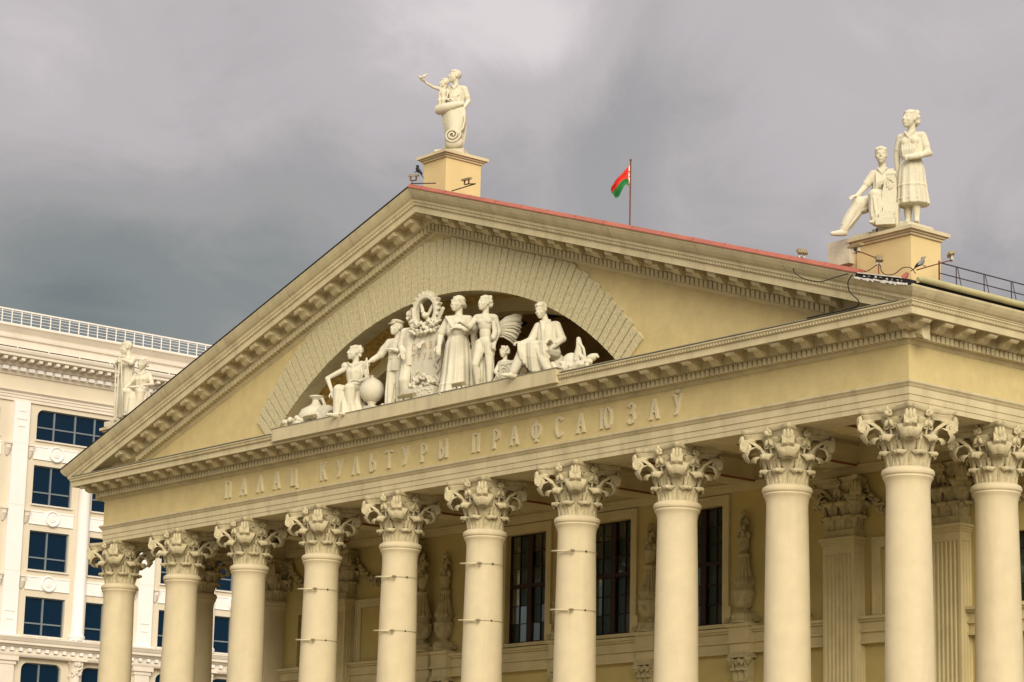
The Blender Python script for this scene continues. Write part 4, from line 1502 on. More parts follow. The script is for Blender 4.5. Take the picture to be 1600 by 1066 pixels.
# ================================================================== STATUES
class Fig(MB):
    """closed primitives that are fused into one continuous skin (voxel remesh)"""
    def cap(s, p0, r0, p1, r1, n=10):
        p0, p1 = Vector(p0), Vector(p1)
        d = p1 - p0
        L = d.length
        if L < 1e-6:
            return s.ell(p0, (r0, r0, r0))
        t = d / L
        a = Vector((0, 0, 1)) if abs(t.z) < .9 else Vector((1, 0, 0))
        e1 = t.cross(a).normalized()
        e2 = t.cross(e1)
        P = []
        for i in range(4):
            th = PI / 2 * (1 - i / 3.5)
            P.append((p0 - t * r0 * math.sin(th), max(r0 * math.cos(th), .001)))
        for i in range(4):
            th = PI / 2 * (i + .5) / 3.5
            P.append((p1 + t * r1 * math.sin(th), max(r1 * math.cos(th), .001)))
        o = len(s.v)
        s.grid([[c + (e1 * math.cos(2 * PI * k / n) + e2 * math.sin(2 * PI * k / n)) * r for k in range(n)] for c, r in P], close_v=True)
        s.f.append(tuple(o + k for k in range(n)))
        s.f.append(tuple(o + 7 * n + k for k in reversed(range(n))))
        return s
    def chain(s, pts, rs):
        for i in range(len(pts) - 1):
            s.cap(pts[i], rs[i], pts[i + 1], rs[i + 1])
        return s
    def loft(s, rings, n=36, fold=0, amp=0.0, ph=0.0, a2=0.0):
        """rings: (cx, cy, cz, rx, ry[, amp scale]); folds run down the surface"""
        P = []
        for R_ in rings:
            cx, cy, cz, rx, ry = R_[:5]
            k_ = R_[5] if len(R_) > 5 else 1.0
            row = []
            for k in range(n):
                a = 2 * PI * k / n
                m = 1 + k_ * (amp * math.cos(fold * a + ph + .7 * math.sin(2 * a)) + a2 * math.cos((fold * 2 + 1) * a + 1.3))
                row.append((cx + rx * m * math.cos(a), cy + ry * m * math.sin(a), cz))
            P.append(row)
        o = len(s.v)
        s.grid(P, close_v=True)
        s.f.append(tuple(o + k for k in range(n)))
        s.f.append(tuple(o + (len(rings) - 1) * n + k for k in reversed(range(n))))
        return s
    def head(s, c, yaw=0, pitch=0, k=1.0, hair='short', neck=None):
        """c: centre of the skull; face towards -y before yaw (positive yaw turns to the figure's left, +x)"""
        R = Matrix.Rotation(yaw, 3, 'Z') @ Matrix.Rotation(pitch, 3, 'X')
        c = Vector(c)
        def T(p):
            return c + R @ (Vector(p) * k)
        def E(p, r, rot=None):
            s.ell(T(p), tuple(x * k for x in r), 12, 9, R if rot is None else R @ rot)
        E((0, .008, .012), (.0505, .062, .062))
        E((0, -.018, -.030), (.043, .046, .052))
        E((0, -.040, -.068), (.022, .020, .018))
        s.cap(T((0, -.058, .010)), .006 * k, T((0, -.070, -.019)), .0085 * k, 8)
        s.cap(T((-.024, -.051, .016)), .006 * k, T((.024, -.051, .016)), .006 * k, 8)
        for sx in (-1, 1):
            E((sx * .019, -.0515, .000), (.007, .005, .005))
            E((sx * .027, -.040, -.024), (.016, .016, .017))
            E((sx * .050, .006, -.008), (.007, .014, .020))
        s.cap(T((-.013, -.060, -.042)), .006 * k, T((.013, -.060, -.042)), .006 * k, 6)
        s.cap(T((-.011, -.060, -.052)), .006 * k, T((.011, -.060, -.052)), .006 * k, 6)
        s.cap(T((0, .020, -.035)), .030 * k, T((0, .022, -.115)) if neck is None else Vector(neck), .034 * k, 12)
        rng = random.Random(int(abs(c.x * 100 + c.z * 37)))
        if hair == 'short':
            E((0, .018, .026), (.0545, .063, .056))
            for i in range(7):
                a = (i - 3) * .013
                s.cap(T((a, -.046 + abs(a) * .5, .052 - abs(a) * .2)), .010 * k, T((a * 1.05, -.005, .074 - abs(a) * .42)), .010 * k, 6)
        elif hair == 'wave':
            E((0, .020, .026), (.058, .062, .058))
            for i in range(26):
                a = rng.uniform(.15 * PI, .85 * PI)
                z = rng.uniform(-.05, .06)
                rr = math.sqrt(max(0, 1 - (z / .09) ** 2))
                E((.058 * math.cos(a) * rr * 1.05, .012 + .064 * math.sin(a) * rr, z + .006), (.016, .016, .017))
            for i in range(7):
                a = (i - 3) * .015
                s.cap(T((a * .8, -.046 + abs(a) * .4, .048 - abs(a) * .2)), .010 * k, T((a * 1.05, .0, .074 - abs(a) * .45)), .011 * k, 6)
        elif hair == 'curly':
            for i in range(60):
                a, z = rng.uniform(0, 2 * PI), rng.uniform(-.03, .075)
                rr = math.sqrt(max(0, 1 - (z / .088) ** 2))
                y = .012 + .064 * math.sin(a) * rr
                if y < -.03 and z < .035:
                    continue
                E((.055 * math.cos(a) * rr, y, z), (.017, .017, .017))
        elif hair == 'bun':
            E((0, .018, .028), (.055, .060, .056))
            for i in range(9):
                a = (i - 4) * .0125
                s.cap(T((a * .5, -.048 + abs(a) * .5, .050 - abs(a) * .2)), .009 * k, T((a * 1.05, .02, .068 - abs(a) * .5)), .012 * k, 6)
            E((0, .072, -.012), (.030, .026, .028))
            for sx in (-1, 1):
                s.chain([T((sx * .046, -.022, .03)), T((sx * .056, .02, -.01)), T((sx * .03, .06, -.03))], [.012 * k, .016 * k, .016 * k])
        elif hair == 'scarf':
            E((0, .018, .022), (.060, .064, .062))
            E((0, .070, -.020), (.035, .030, .045))
            s.cap(T((-.045, -.038, .045)), .012 * k, T((.045, -.038, .045)), .012 * k, 6)
        elif hair == 'cap':
            E((0, .020, .012), (.053, .056, .05))
            E((0, .008, .062), (.068, .074, .026), Matrix.Rotation(-.12, 3, 'X'))
            s.cap(T((-.035, -.055, .040)), .010 * k, T((.035, -.055, .040)), .010 * k, 8)
            E((0, -.072, .034), (.040, .026, .008), Matrix.Rotation(.25, 3, 'X'))
        return s
    def hand(s, w, d, up=(0, 0, 1), k=1.0, curl=.6, thumb=1):
        """palm at wrist w pointing along d; up: back of the hand"""
        w, d, u = Vector(w), Vector(d).normalized(), Vector(up)
        u = (u - d * u.dot(d)).normalized()
        sd = d.cross(u)
        s.ell(w + d * .030 * k, (.022 * k, .040 * k, .013 * k), 10, 7, Matrix((sd, d, u)).transposed())
        for i, (o, L) in enumerate(((-.016, .050), (-.0055, .058), (.0055, .055), (.016, .044))):
            p0 = w + (d * .058 + sd * o) * k
            p1 = p0 + (d * math.cos(curl * .5) - u * math.sin(curl * .5)) * L * .5 * k
            p2 = p1 + (d * math.cos(curl * 1.5) - u * math.sin(curl * 1.5)) * L * .5 * k
            s.cap(p0, .0075 * k, p1, .0068 * k, 7)
            s.cap(p1, .0068 * k, p2, .0058 * k, 7)
        t0 = w + (d * .018 + sd * .018 * thumb) * k
        t1 = t0 + (d * .022 + sd * .018 * thumb - u * .008) * k
        s.cap(t0, .010 * k, t1, .0085 * k, 7)
        s.cap(t1, .0085 * k, t1 + (d * .022 + sd * .002 * thumb - u * .010) * k, .007 * k, 7)
        return s
    def arm(s, sh, el, wr, r=(.034, .028, .019), sleeve=None, hand=None):
        sh, el = Vector(sh), Vector(el)
        if abs(sh.x) < .13:
            el.x -= sh.x * .10
            sh.x *= .80
            sh.z -= .010
        s.ell(sh, (r[0] * 1.02,) * 3)
        s.cap(sh, r[0], el, r[1])
        s.cap(el, r[1], wr, r[2])
        if sleeve:
            q = Vector(sh).lerp(Vector(el), sleeve)
            s.cap(sh, r[0] * 1.05, q, r[1] * 1.28)
            s.cap(q, r[1] * 1.32, q + (Vector(el) - Vector(sh)).normalized() * .006, r[1] * 1.32)
        h = hand or {}
        d = (Vector(wr) - Vector(el)).normalized()
        s.hand(wr, h.get('d', d), h.get('up', (0, -.4, 1)), h.get('k', 1.0), h.get('curl', .6), h.get('thumb', 1))
        return s
    def folds(s, p0, p1, r0, r1, n=7, t=.009, a0=0.0, tw=.35):
        """raised creases running along a limb"""
        p0, p1 = Vector(p0), Vector(p1)
        ax = (p1 - p0).normalized()
        a = Vector((0, 0, 1)) if abs(ax.z) < .9 else Vector((1, 0, 0))
        e1 = ax.cross(a).normalized()
        e2 = ax.cross(e1)
        for i in range(n):
            b = a0 + 2 * PI * i / n
            q = []
            for j in range(4):
                u = j / 3
                c = b + tw * (u - .5) * (1 if i % 2 else -1)
                q.append(p0.lerp(p1, u) + (e1 * math.cos(c) + e2 * math.sin(c)) * (r0 + (r1 - r0) * u) * 1.0)
            s.chain(q, [t * .5, t, t * 1.1, t * .6])
        return s
    def foot(s, an, d, k=1.0):
        an, d = Vector(an), Vector(d)
        d = Vector((d.x, d.y, 0)).normalized()
        base = Vector((an.x, an.y, max(an.z - .036, .014)))
        s.cap(base - d * .018, .026 * k, base + d * .075, .020 * k)
        s.cap(base + d * .075, .020 * k, base + d * .105 + Vector((0, 0, -.004)), .014 * k)
        s.cap(an, .026 * k, base + d * .02, .026 * k)
        return s
    def torso(s, pel, chest, shl, shr, w=.082, d=.058, waist=.85, neck=None):
        pel, chest, shl, shr = map(Vector, (pel, chest, shl, shr))
        shl.x -= (shl.x - chest.x) * .20
        shr.x -= (shr.x - chest.x) * .20
        shl.z -= .012
        shr.z -= .012
        up = (chest - pel).normalized()
        sd = (shl - shr).normalized()
        fw = sd.cross(up).normalized()
        R = Matrix((sd, fw, up)).transposed()
        s.ell(pel, (w * 1.02, d * 1.10, .075), 14, 9, R)
        s.ell(pel.lerp(chest, .45), (w * waist, d * .95, .10), 14, 9, R)
        s.ell(chest, (w * 1.10, d * 1.12, .100), 14, 9, R)
        for p in (shl, shr):
            s.cap(p, .034, chest + up * .052 + (p - chest) * .15, .040)
        s.cap(chest + up * .05, .058, (shl + shr) / 2 + up * .025, .036)
        return s

def fused(name, fig, m, parent, scale, voxel=.0056, smooth=2, loc=(0, 0, 0), wide=1.05):
    me = fig.mesh(name, fix=False)
    bm = bmesh.new()
    bm.from_mesh(me)
    bmesh.ops.recalc_face_normals(bm, faces=bm.faces)
    bm.to_mesh(me)
    bm.free()
    tmp = bpy.data.objects.new('tmp', me)
    COL.objects.link(tmp)
    r = tmp.modifiers.new('r', 'REMESH')
    r.mode = 'VOXEL'
    r.voxel_size = voxel
    if smooth:
        q = tmp.modifiers.new('s', 'SMOOTH')
        q.factor = .5
        q.iterations = smooth
    dg = bpy.context.evaluated_depsgraph_get()
    out = bpy.data.meshes.new_from_object(tmp.evaluated_get(dg))
    bpy.data.objects.remove(tmp)
    bpy.data.meshes.remove(me)
    out.name = name
    out.transform(Matrix.Diagonal((scale * wide, scale * wide, scale, 1)))
    out.polygons.foreach_set('use_smooth', [True] * len(out.polygons))
    out.materials.clear()
    return link(name, out, m, parent, loc)

def statue(label, loc, rotz, group=None):
    return thing('statue', label, 'statue', loc, rotz, group)

def pleats(fig, rings, fold, amp, ph=0):
    fig.loft(rings, 72, fold, amp, ph, amp * .35)

SW, SC = M['statue_white'], M['statue']
G_T = 'statues standing in the arch'
G_R = 'statues on the roof pedestals'
ZF = 15.90

# ---- 1. man with a child on the apex pedestal
t = statue('cream statue of a man carrying a child with a dove on the top pedestal', (-18.0, .02, 23.64), RAD(36), G_R)
H = 2.66
MB().box(-.46, .46, -.52, .52, .002, .16).build('plinth', SC, t)
f = Fig()
Z = .058
f.torso((0, 0, .50), (0, -.005, .715), (.118, 0, .785), (-.115, 0, .79), .078, .056)
f.head((-.012, -.012, .925), RAD(-52), RAD(-6), 1.0, 'short', (0, .005, .80))
f.arm((.122, .005, .775), (.158, .012, .62), (.110, -.075, .50), (.038, .029, .020), .62, {'d': (-.25, -.55, -.8), 'up': (1, 0, 0), 'curl': 1.2})
f.arm((-.118, 0, .775), (-.150, -.03, .64), (-.06, -.12, .61), (.037, .029, .020), .62, {'d': (.9, -.4, 0), 'curl': .9})
# shirt, bloused over the belt
f.loft([(0, 0, .555, .080, .062), (0, -.004, .575, .099, .080, 1.4), (0, -.005, .64, .093, .074), (0, -.005, .73, .088, .068, .6)], 48, 8, .06, .4)
for q in range(5):
    f.chain([(-.05 + .028 * q, -.070, .76 - .02 * q), (-.04 + .018 * q, -.082, .66), (-.035 + .02 * q, -.078, .59)], [.006, .009, .010])
f.cap((-.03, -.055, .80), .013, (.0, -.068, .755), .010).cap((.03, -.055, .80), .013, (.0, -.068, .755), .010)
# trousers
for sx in (-1, 1):
    f.chain([(sx * .042, 0, .52), (sx * .052, -.01, .29), (sx * .058, .01, .075)], [.062, .048, .042])
    f.folds((sx * .045, 0, .45), (sx * .056, .0, .10), .052, .040, 8)
    f.foot((sx * .058, .01, .085), (sx * .3, -1, 0))
fused('man_figure', f, SC, t, H, loc=(0, 0, .16))
f = Fig()   # child sitting on his right arm
f.ell((-.118, -.070, .640), (.050, .045, .05)).ell((-.120, -.070, .705), (.044, .038, .060))
f.head((-.108, -.075, .828), RAD(-62), RAD(-8), .74, 'short', (-.118, -.07, .745))
f.arm((-.150, -.085, .750), (-.220, -.135, .765), (-.290, -.185, .805), (.022, .018, .013), None, {'k': .7, 'up': (0, 0, -1), 'curl': .5})
f.arm((-.085, -.08, .745), (-.062, -.11, .70), (-.06, -.12, .66), (.020, .017, .012), None, {'k': .6})
f.chain([(-.130, -.085, .62), (-.142, -.125, .60), (-.135, -.115, .53)], [.036, .028, .022])
f.chain([(-.095, -.09, .62), (-.100, -.13, .60), (-.100, -.12, .53)], [.036, .028, .022])
f.folds((-.12, -.07, .74), (-.12, -.075, .62), .045, .048, 8, .007)
f.cap((-.135, -.118, .52), .017, (-.138, -.145, .51), .014).cap((-.10, -.122, .52), .017, (-.104, -.15, .51), .014)
fused('child_figure', f, SC, t, H, .0046, 1, (0, 0, .16))
f = Fig()   # dove in the child's hand
f.ell((-.325, -.212, .852), (.018, .038, .018), 8, 6, Matrix.Rotation(RAD(-50), 3, 'Z'))
f.ell((-.350, -.230, .866), (.014, .014, .014))
for q in (-1, 1):
    f.ell((-.305 + .004 * q, -.200 + .02 * q, .880 + .016 * q), (.044, .014, .010), 8, 6, Matrix.Rotation(RAD(35), 3, 'Z') @ Matrix.Rotation(-.5, 3, 'Y'))
f.cap((-.315, -.205, .84), .012, (-.288, -.188, .806), .012)
fused('dove', f, SC, t, H, .0045, 1, (0, 0, .16))
# unrolled scroll hanging from his hand to the ground, ending in a volute
sc_ = MB()
rows = []
for i in range(25):
    q = i / 24
    z = 1.40 * (1 - q) + .02
    xl = -.40 + .31 * q ** 1.15
    xr = .33 + .13 * math.sin(PI * min(1, q * 1.02)) ** .8
    row = []
    for j in range(13):
        a = j / 12
        x = xl + (xr - xl) * a
        y = -.16 - .30 * math.sin(PI * (.08 + .84 * a)) - .06 * math.sin(PI * q)
        row.append((x, y, z + .05 * a * (1 - q)))
    for j in reversed(range(13)):
        x, y, zz = row[j]
        row.append((x * .94, y + .07, zz))
    rows.append(row)
sc_.grid(rows, close_v=True)
sc_.add(rows[0], [tuple(range(26))])
sc_.add(rows[-1], [tuple(range(26))])
# the roll at hip height: tapering towards the hand
sc_.tube([(-.44, -.26, 1.33), (-.20, -.44, 1.32), (.08, -.46, 1.38), (.34, -.30, 1.48)], [.16, .15, .125, .06], 18)
d1 = Vector((-.80, -.60, 0)).normalized()
spir = []
for i in range(40):
    th = i / 39 * PI * 4.6
    r = .155 * (1 - .84 * i / 39)
    spir.append(Vector((-.45, -.27, 1.33)) + d1 * (.02 + .05 * i / 39) + Vector((-d1.y, d1.x, 0)) * r * math.cos(th) + Vector((0, 0, r * math.sin(th))))
ribbon3(sc_, spir, d1, .05, .026)
# big volute at the foot
spir = []
for i in range(60):
    th = PI * .15 - i / 59 * PI * 4.4
    r = .27 * (1 - .84 * (i / 59) ** .8)
    spir.append((.12 + r * math.cos(th), -.56 - .004 * i / 6, .40 + r * .92 * math.sin(th)))
ribbon3(sc_, [(.44, -.38, 1.1), (.46, -.44, .85), (.43, -.52, .60)] + spir, (0, -1, 0), .17, .045)
sc_.ell((.14, -.46, .20), (.29, .16, .20), 16, 9)
sc_.ell((.12, -.50, .40), (.24, .06, .22), 16, 9)
sc_.build('scroll', SC, t, smooth=True, loc=(0, 0, .16), fix=False, angle=40)

# ---- 2. standing woman on the right pedestal
t = statue('cream statue of a standing woman in a pleated skirt holding a rolled paper', (.12, .12, 18.06), RAD(24), G_R)
H = 3.02
f = Fig()
f.torso((0, 0, .53), (0, -.005, .71), (.108, 0, .782), (-.108, 0, .782), .075, .056)
for sx in (-1, 1):
    f.ell((sx * .040, -.050, .715), (.036, .034, .036))
f.head((-.006, -.014, .920), RAD(-26), RAD(-4), 1.0, 'wave', (0, .005, .80))
f.arm((.114, .005, .765), (.142, .005, .625), (.062, -.085, .575), (.035, .027, .018), .55, {'d': (-.75, -.6, -.1), 'up': (0, -.3, 1), 'curl': .9})
f.arm((-.114, .005, .765), (-.135, .02, .62), (-.118, .015, .49), (.035, .027, .018), .55, {'curl': .5})
f.loft([(0, 0, .575, .072, .056), (0, -.003, .60, .086, .068), (0, -.006, .66, .086, .070), (0, -.006, .74, .086, .066, .5)], 48, 7, .07, .9)
for q in range(6):
    f.chain([(-.06 + .024 * q, -.062, .70 + .01 * (q % 2)), (-.05 + .02 * q, -.080, .64), (-.045 + .018 * q, -.070, .585)], [.005, .008, .009])
f.cap((-.035, -.050, .797), .012, (.0, -.066, .745), .010).cap((.035, -.050, .797), .012, (.0, -.066, .745), .010)
f.loft([(0, 0, .566, .080, .063), (0, 0, .590, .080, .063)], 36)
pleats(f, [(0, 0, .575, .074, .058, .2), (0, .0, .53, .096, .076, .4), (0, 0, .45, .107, .088, .7), (0, 0, .34, .116, .098, .9), (.006, 0, .22, .128, .108, 1.0), (.008, 0, .185, .132, .112, 1.0)], 13, .055)
pleats(f, [(0, 0, .338, .121, .103, .9), (0, 0, .346, .123, .105, .9)], 13, .055)
pleats(f, [(0, 0, .226, .131, .111, 1), (0, 0, .231, .131, .111, 1)], 13, .055)
for sx, yy in ((-1, .015), (1, -.02)):
    f.chain([(sx * .040, yy, .24), (sx * .040, yy + .006, .14), (sx * .040, yy + .008, .06)], [.036, .034, .022])
    f.foot((sx * .042, yy, .062), (sx * .25, -1, 0), .9)
f.cap((-.005, -.115, .560), .026, (.165, -.060, .590), .024).cap((.10, -.10, .565), .022, (.0, -.12, .555), .020)
fused('woman_figure', f, SC, t, H)

# ---- 3. seated man on the right pedestal
t = statue('cream statue of a seated man leaning on a shield beside the standing woman', (-.62, -.10, 18.00), RAD(34), G_R)
H = 2.75
f = Fig()
f.torso((.02, .02, .31), (.0, -.005, .50), (.105, .0, .585), (-.105, -.01, .575), .080, .058)
f.head((-.012, -.035, .730), RAD(8), RAD(6), 1.0, 'short', (0, 0, .60))
f.loft([(.01, .01, .33, .092, .074), (.0, .0, .37, .100, .080, 1.3), (0, 0, .45, .092, .074), (0, 0, .53, .088, .064, .5)], 48, 8, .075, .3)
for q in range(5):
    f.chain([(-.05 + .026 * q, -.066, .55 - .015 * q), (-.045 + .02 * q, -.082, .46), (-.05 + .026 * q, -.074, .39)], [.006, .009, .010])
f.cap((-.035, -.052, .597), .012, (.0, -.068, .545), .010).cap((.035, -.052, .597), .012, (.0, -.068, .545), .010)
f.arm((-.108, -.01, .565), (-.165, -.04, .43), (-.205, -.13, .33), (.037, .030, .020), .7, {'d': (-.5, -.8, -.3), 'curl': .5})
f.arm((.108, 0, .57), (.165, -.01, .43), (.075, -.115, .43), (.037, .031, .022), .95, {'d': (-.9, -.35, 0), 'curl': .8})
# right leg stretched out, left leg bent
f.chain([(-.04, -.01, .30), (-.190, -.105, .255), (-.315, -.150, .015)], [.076, .070, .040])
f.folds((-.10, -.04, .290), (-.205, -.105, .225), .068, .066, 8, .010)
f.folds((-.20, -.11, .23), (-.305, -.145, .04), .060, .042, 8, .009)
f.loft([(-.195, -.09, .18, .070, .060), (-.185, -.095, .24, .074, .070)], 24, 5, .06)
f.chain([(-.315, -.15, -.012), (-.36, -.185, -.026), (-.405, -.215, -.034)], [.034, .030, .020])
f.chain([(.045, -.02, .30), (-.045, -.195, .305), (-.035, -.20, .075)], [.074, .060, .048])
f.folds((-.04, -.20, .28), (-.035, -.20, .09), .054, .046, 9, .010)
f.folds((.02, -.06, .305), (-.04, -.18, .31), .066, .056, 8, .009)
f.foot((-.035, -.20, .072), (-.35, -1, 0), 1.0)
for q in range(5):
    f.chain([(-.075 + .02 * q, -.235 + .012 * abs(q - 2), .28), (-.065 + .016 * q, -.238, .10)], [.010, .008])
f.ell((.02, .05, .20), (.11, .09, .17))
fused('man_figure', f, SC, t, H)
s_ = MB()   # tapering shield with a carved emblem, on a stack of books
s_.prism([(.04, .62), (.06, .90), (.12, 1.20), (.16, 1.36), (.28, 1.38), (.36, 1.36), (.40, 1.20), (.41, .90), (.38, .34), (.10, .34)], -.62, -.50, 'y')
s_.tube([(.16, -.56, 1.36), (.40, -.56, 1.36)], .075, 10)
rg = random.Random(4)
for i in range(26):
    a = rg.uniform(0, 2 * PI)
    r = rg.uniform(.3, 1) ** .5
    s_.ell((.25 + .09 * r * math.cos(a), -.63, 1.12 + .15 * r * math.sin(a)), (.03, .025, .035), 6, 4)
s_.box(.0, .36, -.80, -.50, .20, .34).box(-.08, .40, -.84, -.46, .02, .198)
for i in range(3):
    s_.ell((.08 + .1 * i, -.64, .36), (.06, .14, .05), 8, 5)
s_.box(.16, .44, -.60, -.2, .0, .62)
s_.build('shield', SC, t, smooth=True, angle=30)
# plinth stones that carry both
pl_ = thing('statue_plinth', 'cream stepped plinth under the seated man and standing woman', 'plinth')
MB().box(-.72, .46, -.42, .50, 17.892, 18.065).build('plinth_stone', SC, pl_)
MB().box(-1.298, -.722, -.52, .46, 17.80, 18.0).build('plinth_stone', SC, pl_)
MB().box(-2.02, -1.30, -.60, .42, 17.30, 17.93).build('plinth_stone', SC, pl_)
MB().box(-.56, -.53, -.44, -.40, 17.86, 18.07).build('joint', M['black'], pl_)

# ---- 4, 5. group on the left pedestal
t = statue('cream statue of a standing figure leaning on long tool handles behind the left roof slope', (-36.05, -.15, 17.78), RAD(10), G_R)
H = 2.92
MB().box(-.55, 1.5, -.45, .55, -.18, .002).build('plinth', SC, t)
f = Fig()
f.torso((0, 0, .53), (0, -.005, .71), (.108, 0, .782), (-.108, 0, .782), .075, .056)
f.head((-.02, -.02, .920), RAD(-32), RAD(6), 1.0, 'short', (0, .005, .80))
f.arm((.114, .0, .765), (.150, -.07, .70), (.09, -.16, .735), (.036, .028, .019), .9, {'d': (-.9, -.3, 0), 'curl': 1.3})
f.arm((-.114, 0, .765), (-.110, -.09, .69), (.0, -.16, .715), (.036, .028, .019), .9, {'d': (.9, -.3, .1), 'curl': 1.3})
pleats(f, [(0, 0, .79, .080, .056, .3), (0, 0, .70, .092, .074, .6), (0, 0, .56, .086, .070, .8), (0, 0, .45, .104, .088, 1), (0, .0, .25, .112, .094, 1), (0, .0, .10, .09, .078, 1), (0, 0, .05, .085, .075, .5)], 10, .045)
for sx in (-1, 1):
    f.foot((sx * .045, 0, .05), (sx * .3, -1, 0))
f.cap((.06, -.18, .76), .012, (.035, -.16, .0), .012).cap((.09, -.18, .74), .011, (.13, -.14, .02), .011)
f.cap((-.01, -.17, .72), .011, (.01, -.16, .0), .012)
fused('standing_figure', f, SC, t, H)
t = statue('cream statue of a seated woman with an open book behind the left roof slope', (-34.85, -.25, 17.74), RAD(34), G_R)
H = 2.75
f = Fig()
f.torso((0, .02, .31), (0, .0, .50), (.105, .0, .575), (-.105, 0, .575), .076, .056)
for sx in (-1, 1):
    f.ell((sx * .040, -.050, .50), (.036, .034, .036))
f.head((0, -.02, .715), RAD(-18), RAD(8), 1.0, 'wave', (0, .005, .59))
f.arm((-.112, 0, .56), (-.165, -.06, .42), (-.13, -.17, .37), (.036, .028, .019), .5, {'curl': .6})
f.arm((.112, 0, .56), (.165, -.04, .43), (.12, -.15, .40), (.036, .028, .019), .5, {'curl': .6})
pleats(f, [(0, .0, .36, .09, .08, .3), (0, -.08, .30, .15, .15, .7), (0, -.10, .22, .16, .16, 1), (0, -.11, .10, .155, .16, 1), (0, -.11, .0, .165, .17, 1)], 11, .045)
f.chain([(-.05, -.02, .30), (-.075, -.20, .30), (-.075, -.21, .06)], [.07, .06, .05])
f.chain([(.05, -.02, .30), (.075, -.20, .30), (.075, -.21, .06)], [.07, .06, .05])
f.loft([(0, .005, .35, .088, .072), (0, 0, .42, .080, .066), (0, -.008, .50, .090, .078), (0, -.004, .565, .078, .056, .4)], 48, 9, .06, .3)
f.chain([(-.07, -.02, .605), (-.03, -.055, .575), (.0, -.066, .555), (.03, -.055, .575), (.07, -.02, .605)], [.012, .011, .010, .011, .012])
f.ell((0, -.20, .375), (.085, .055, .012), 10, 6, Matrix.Rotation(.4, 3, 'X'))
fused('woman_figure', f, SC, t, H)
# ---- statues in the arch ---------------------------------------------------
# 6. seated woman with her arm propped out
t = statue('pale statue of a seated woman with her arm propped outward beside the round globe', (-21.62, -.72, ZF), RAD(24), G_T)
H = 2.90
f = Fig()
f.torso((.0, .02, .33), (0, -.0, .525), (.100, .0, .605), (-.100, 0, .605), .072, .054, .80)
for sx in (-1, 1):
    f.ell((sx * .038, -.046, .53), (.034, .032, .034))
    f.ell((sx * .112, 0, .60), (.042, .042, .045))
f.head((-.01, -.015, .742), RAD(-38), RAD(-4), 1.0, 'wave', (0, .005, .62))
f.arm((-.115, 0, .59), (-.285, -.05, .47), (-.145, -.17, .285), (.032, .025, .017), None, {'curl': .9})
f.arm((.115, 0, .59), (.150, .0, .45), (.10, -.10, .40), (.032, .026, .018), None, {'d': (-.5, -.8, .1)})
f.loft([(0, 0, .40, .074, .060), (0, -.004, .45, .080, .066), (0, -.008, .52, .088, .076), (0, -.004, .585, .078, .056, .4)], 48, 9, .05, .3)
f.chain([(-.075, -.02, .632), (-.03, -.055, .595), (.0, -.066, .575), (.03, -.055, .595), (.075, -.02, .632)], [.012, .011, .010, .011, .012])
pleats(f, [(0, .0, .405, .070, .058, .2), (0, -.02, .35, .10, .09, .5), (.01, -.06, .27, .135, .135, .9), (.02, -.09, .15, .15, .16, 1), (.04, -.10, .0, .185, .17, 1)], 12, .065)
f.chain([(-.04, -.02, .31), (-.055, -.20, .30), (-.055, -.21, .05)], [.07, .058, .048])
f.chain([(.04, -.02, .31), (.065, -.20, .31), (.07, -.19, .05)], [.07, .058, .048])
f.foot((-.05, -.24, .03), (-.4, -1, 0)).foot((.07, -.23, .03), (-.2, -1, 0))
fused('woman_figure', f, SW, t, H, wide=1.12)
# jug with fruit
t = statue('pale carved jug with grapes at the far left foot of the arch', (-23.62, -.72, ZF), 0)
t['category'] = 'sculpture'
t.name = 'jug_sculpture'
m_ = MB().lathe([(0, 0), (.30, 0), (.44, .10), (.55, .28), (.56, .42), (.46, .60), (.26, .72), (.15, .80), (.13, .92), (.19, .98), (.235, 1.01), (.235, 1.05), (.17, 1.05), (0, .98)], 28)
m_.build('jug', SW, t, smooth=True, angle=45)
MB().tube([(.12, 0, .95), (.34, -.02, .92), (.48, -.03, .72), (.50, 0, .52)], .05, 8).build('handle', SW, t, smooth=True)
gr = MB()
rg = random.Random(11)
for i in range(60):
    x = rg.uniform(-.85, .15)
    gr.ell((x, rg.uniform(-.62, -.25), rg.uniform(.04, .12 + .28 * max(0, 1 - abs(x + .45) / .75))), (.085, .085, .085), 7, 5)
gr.build('fruit', SW, t, smooth=True)
MB().ell((.55, -.02, .34), (.42, .34, .36), 14, 9).ell((.35, -.10, .25), (.5, .36, .30), 14, 9).build('sack', SW, t, smooth=True)
# globe
t = thing('globe_sculpture', 'round pale globe on a stand between the seated woman and capped man', 'sculpture', (-20.62, -.80, ZF))
MB().ell((0, 0, .80), (.385, .385, .385), 28, 18).build('globe', SW, t, smooth=True)
MB().lathe([(0, 0), (.30, 0), (.30, .07), (.14, .12), (.09, .25), (.11, .36), (.16, .45)], 18).build('stand', SW, t, smooth=True, angle=40)
MB().tube([(-.02, .0, 1.16), (-.02, 0, 1.28)], .05, 8).ell((0, 0, 1.18), (.11, .11, .04)).build('finial', SW, t, smooth=True)
bk_ = MB()
for i in range(5):
    bk_.box(-.10 + .03 * i, .50 - .02 * i, -.40 + .02 * i, .10, .0 + .055 * i, .05 + .055 * i)
for i in range(3):
    bk_.ell((.50 + .09 * i, -.0, .14 + .06 * (i % 2)), (.11, .11, .14), 9, 6)
bk_.build('books', SW, t)
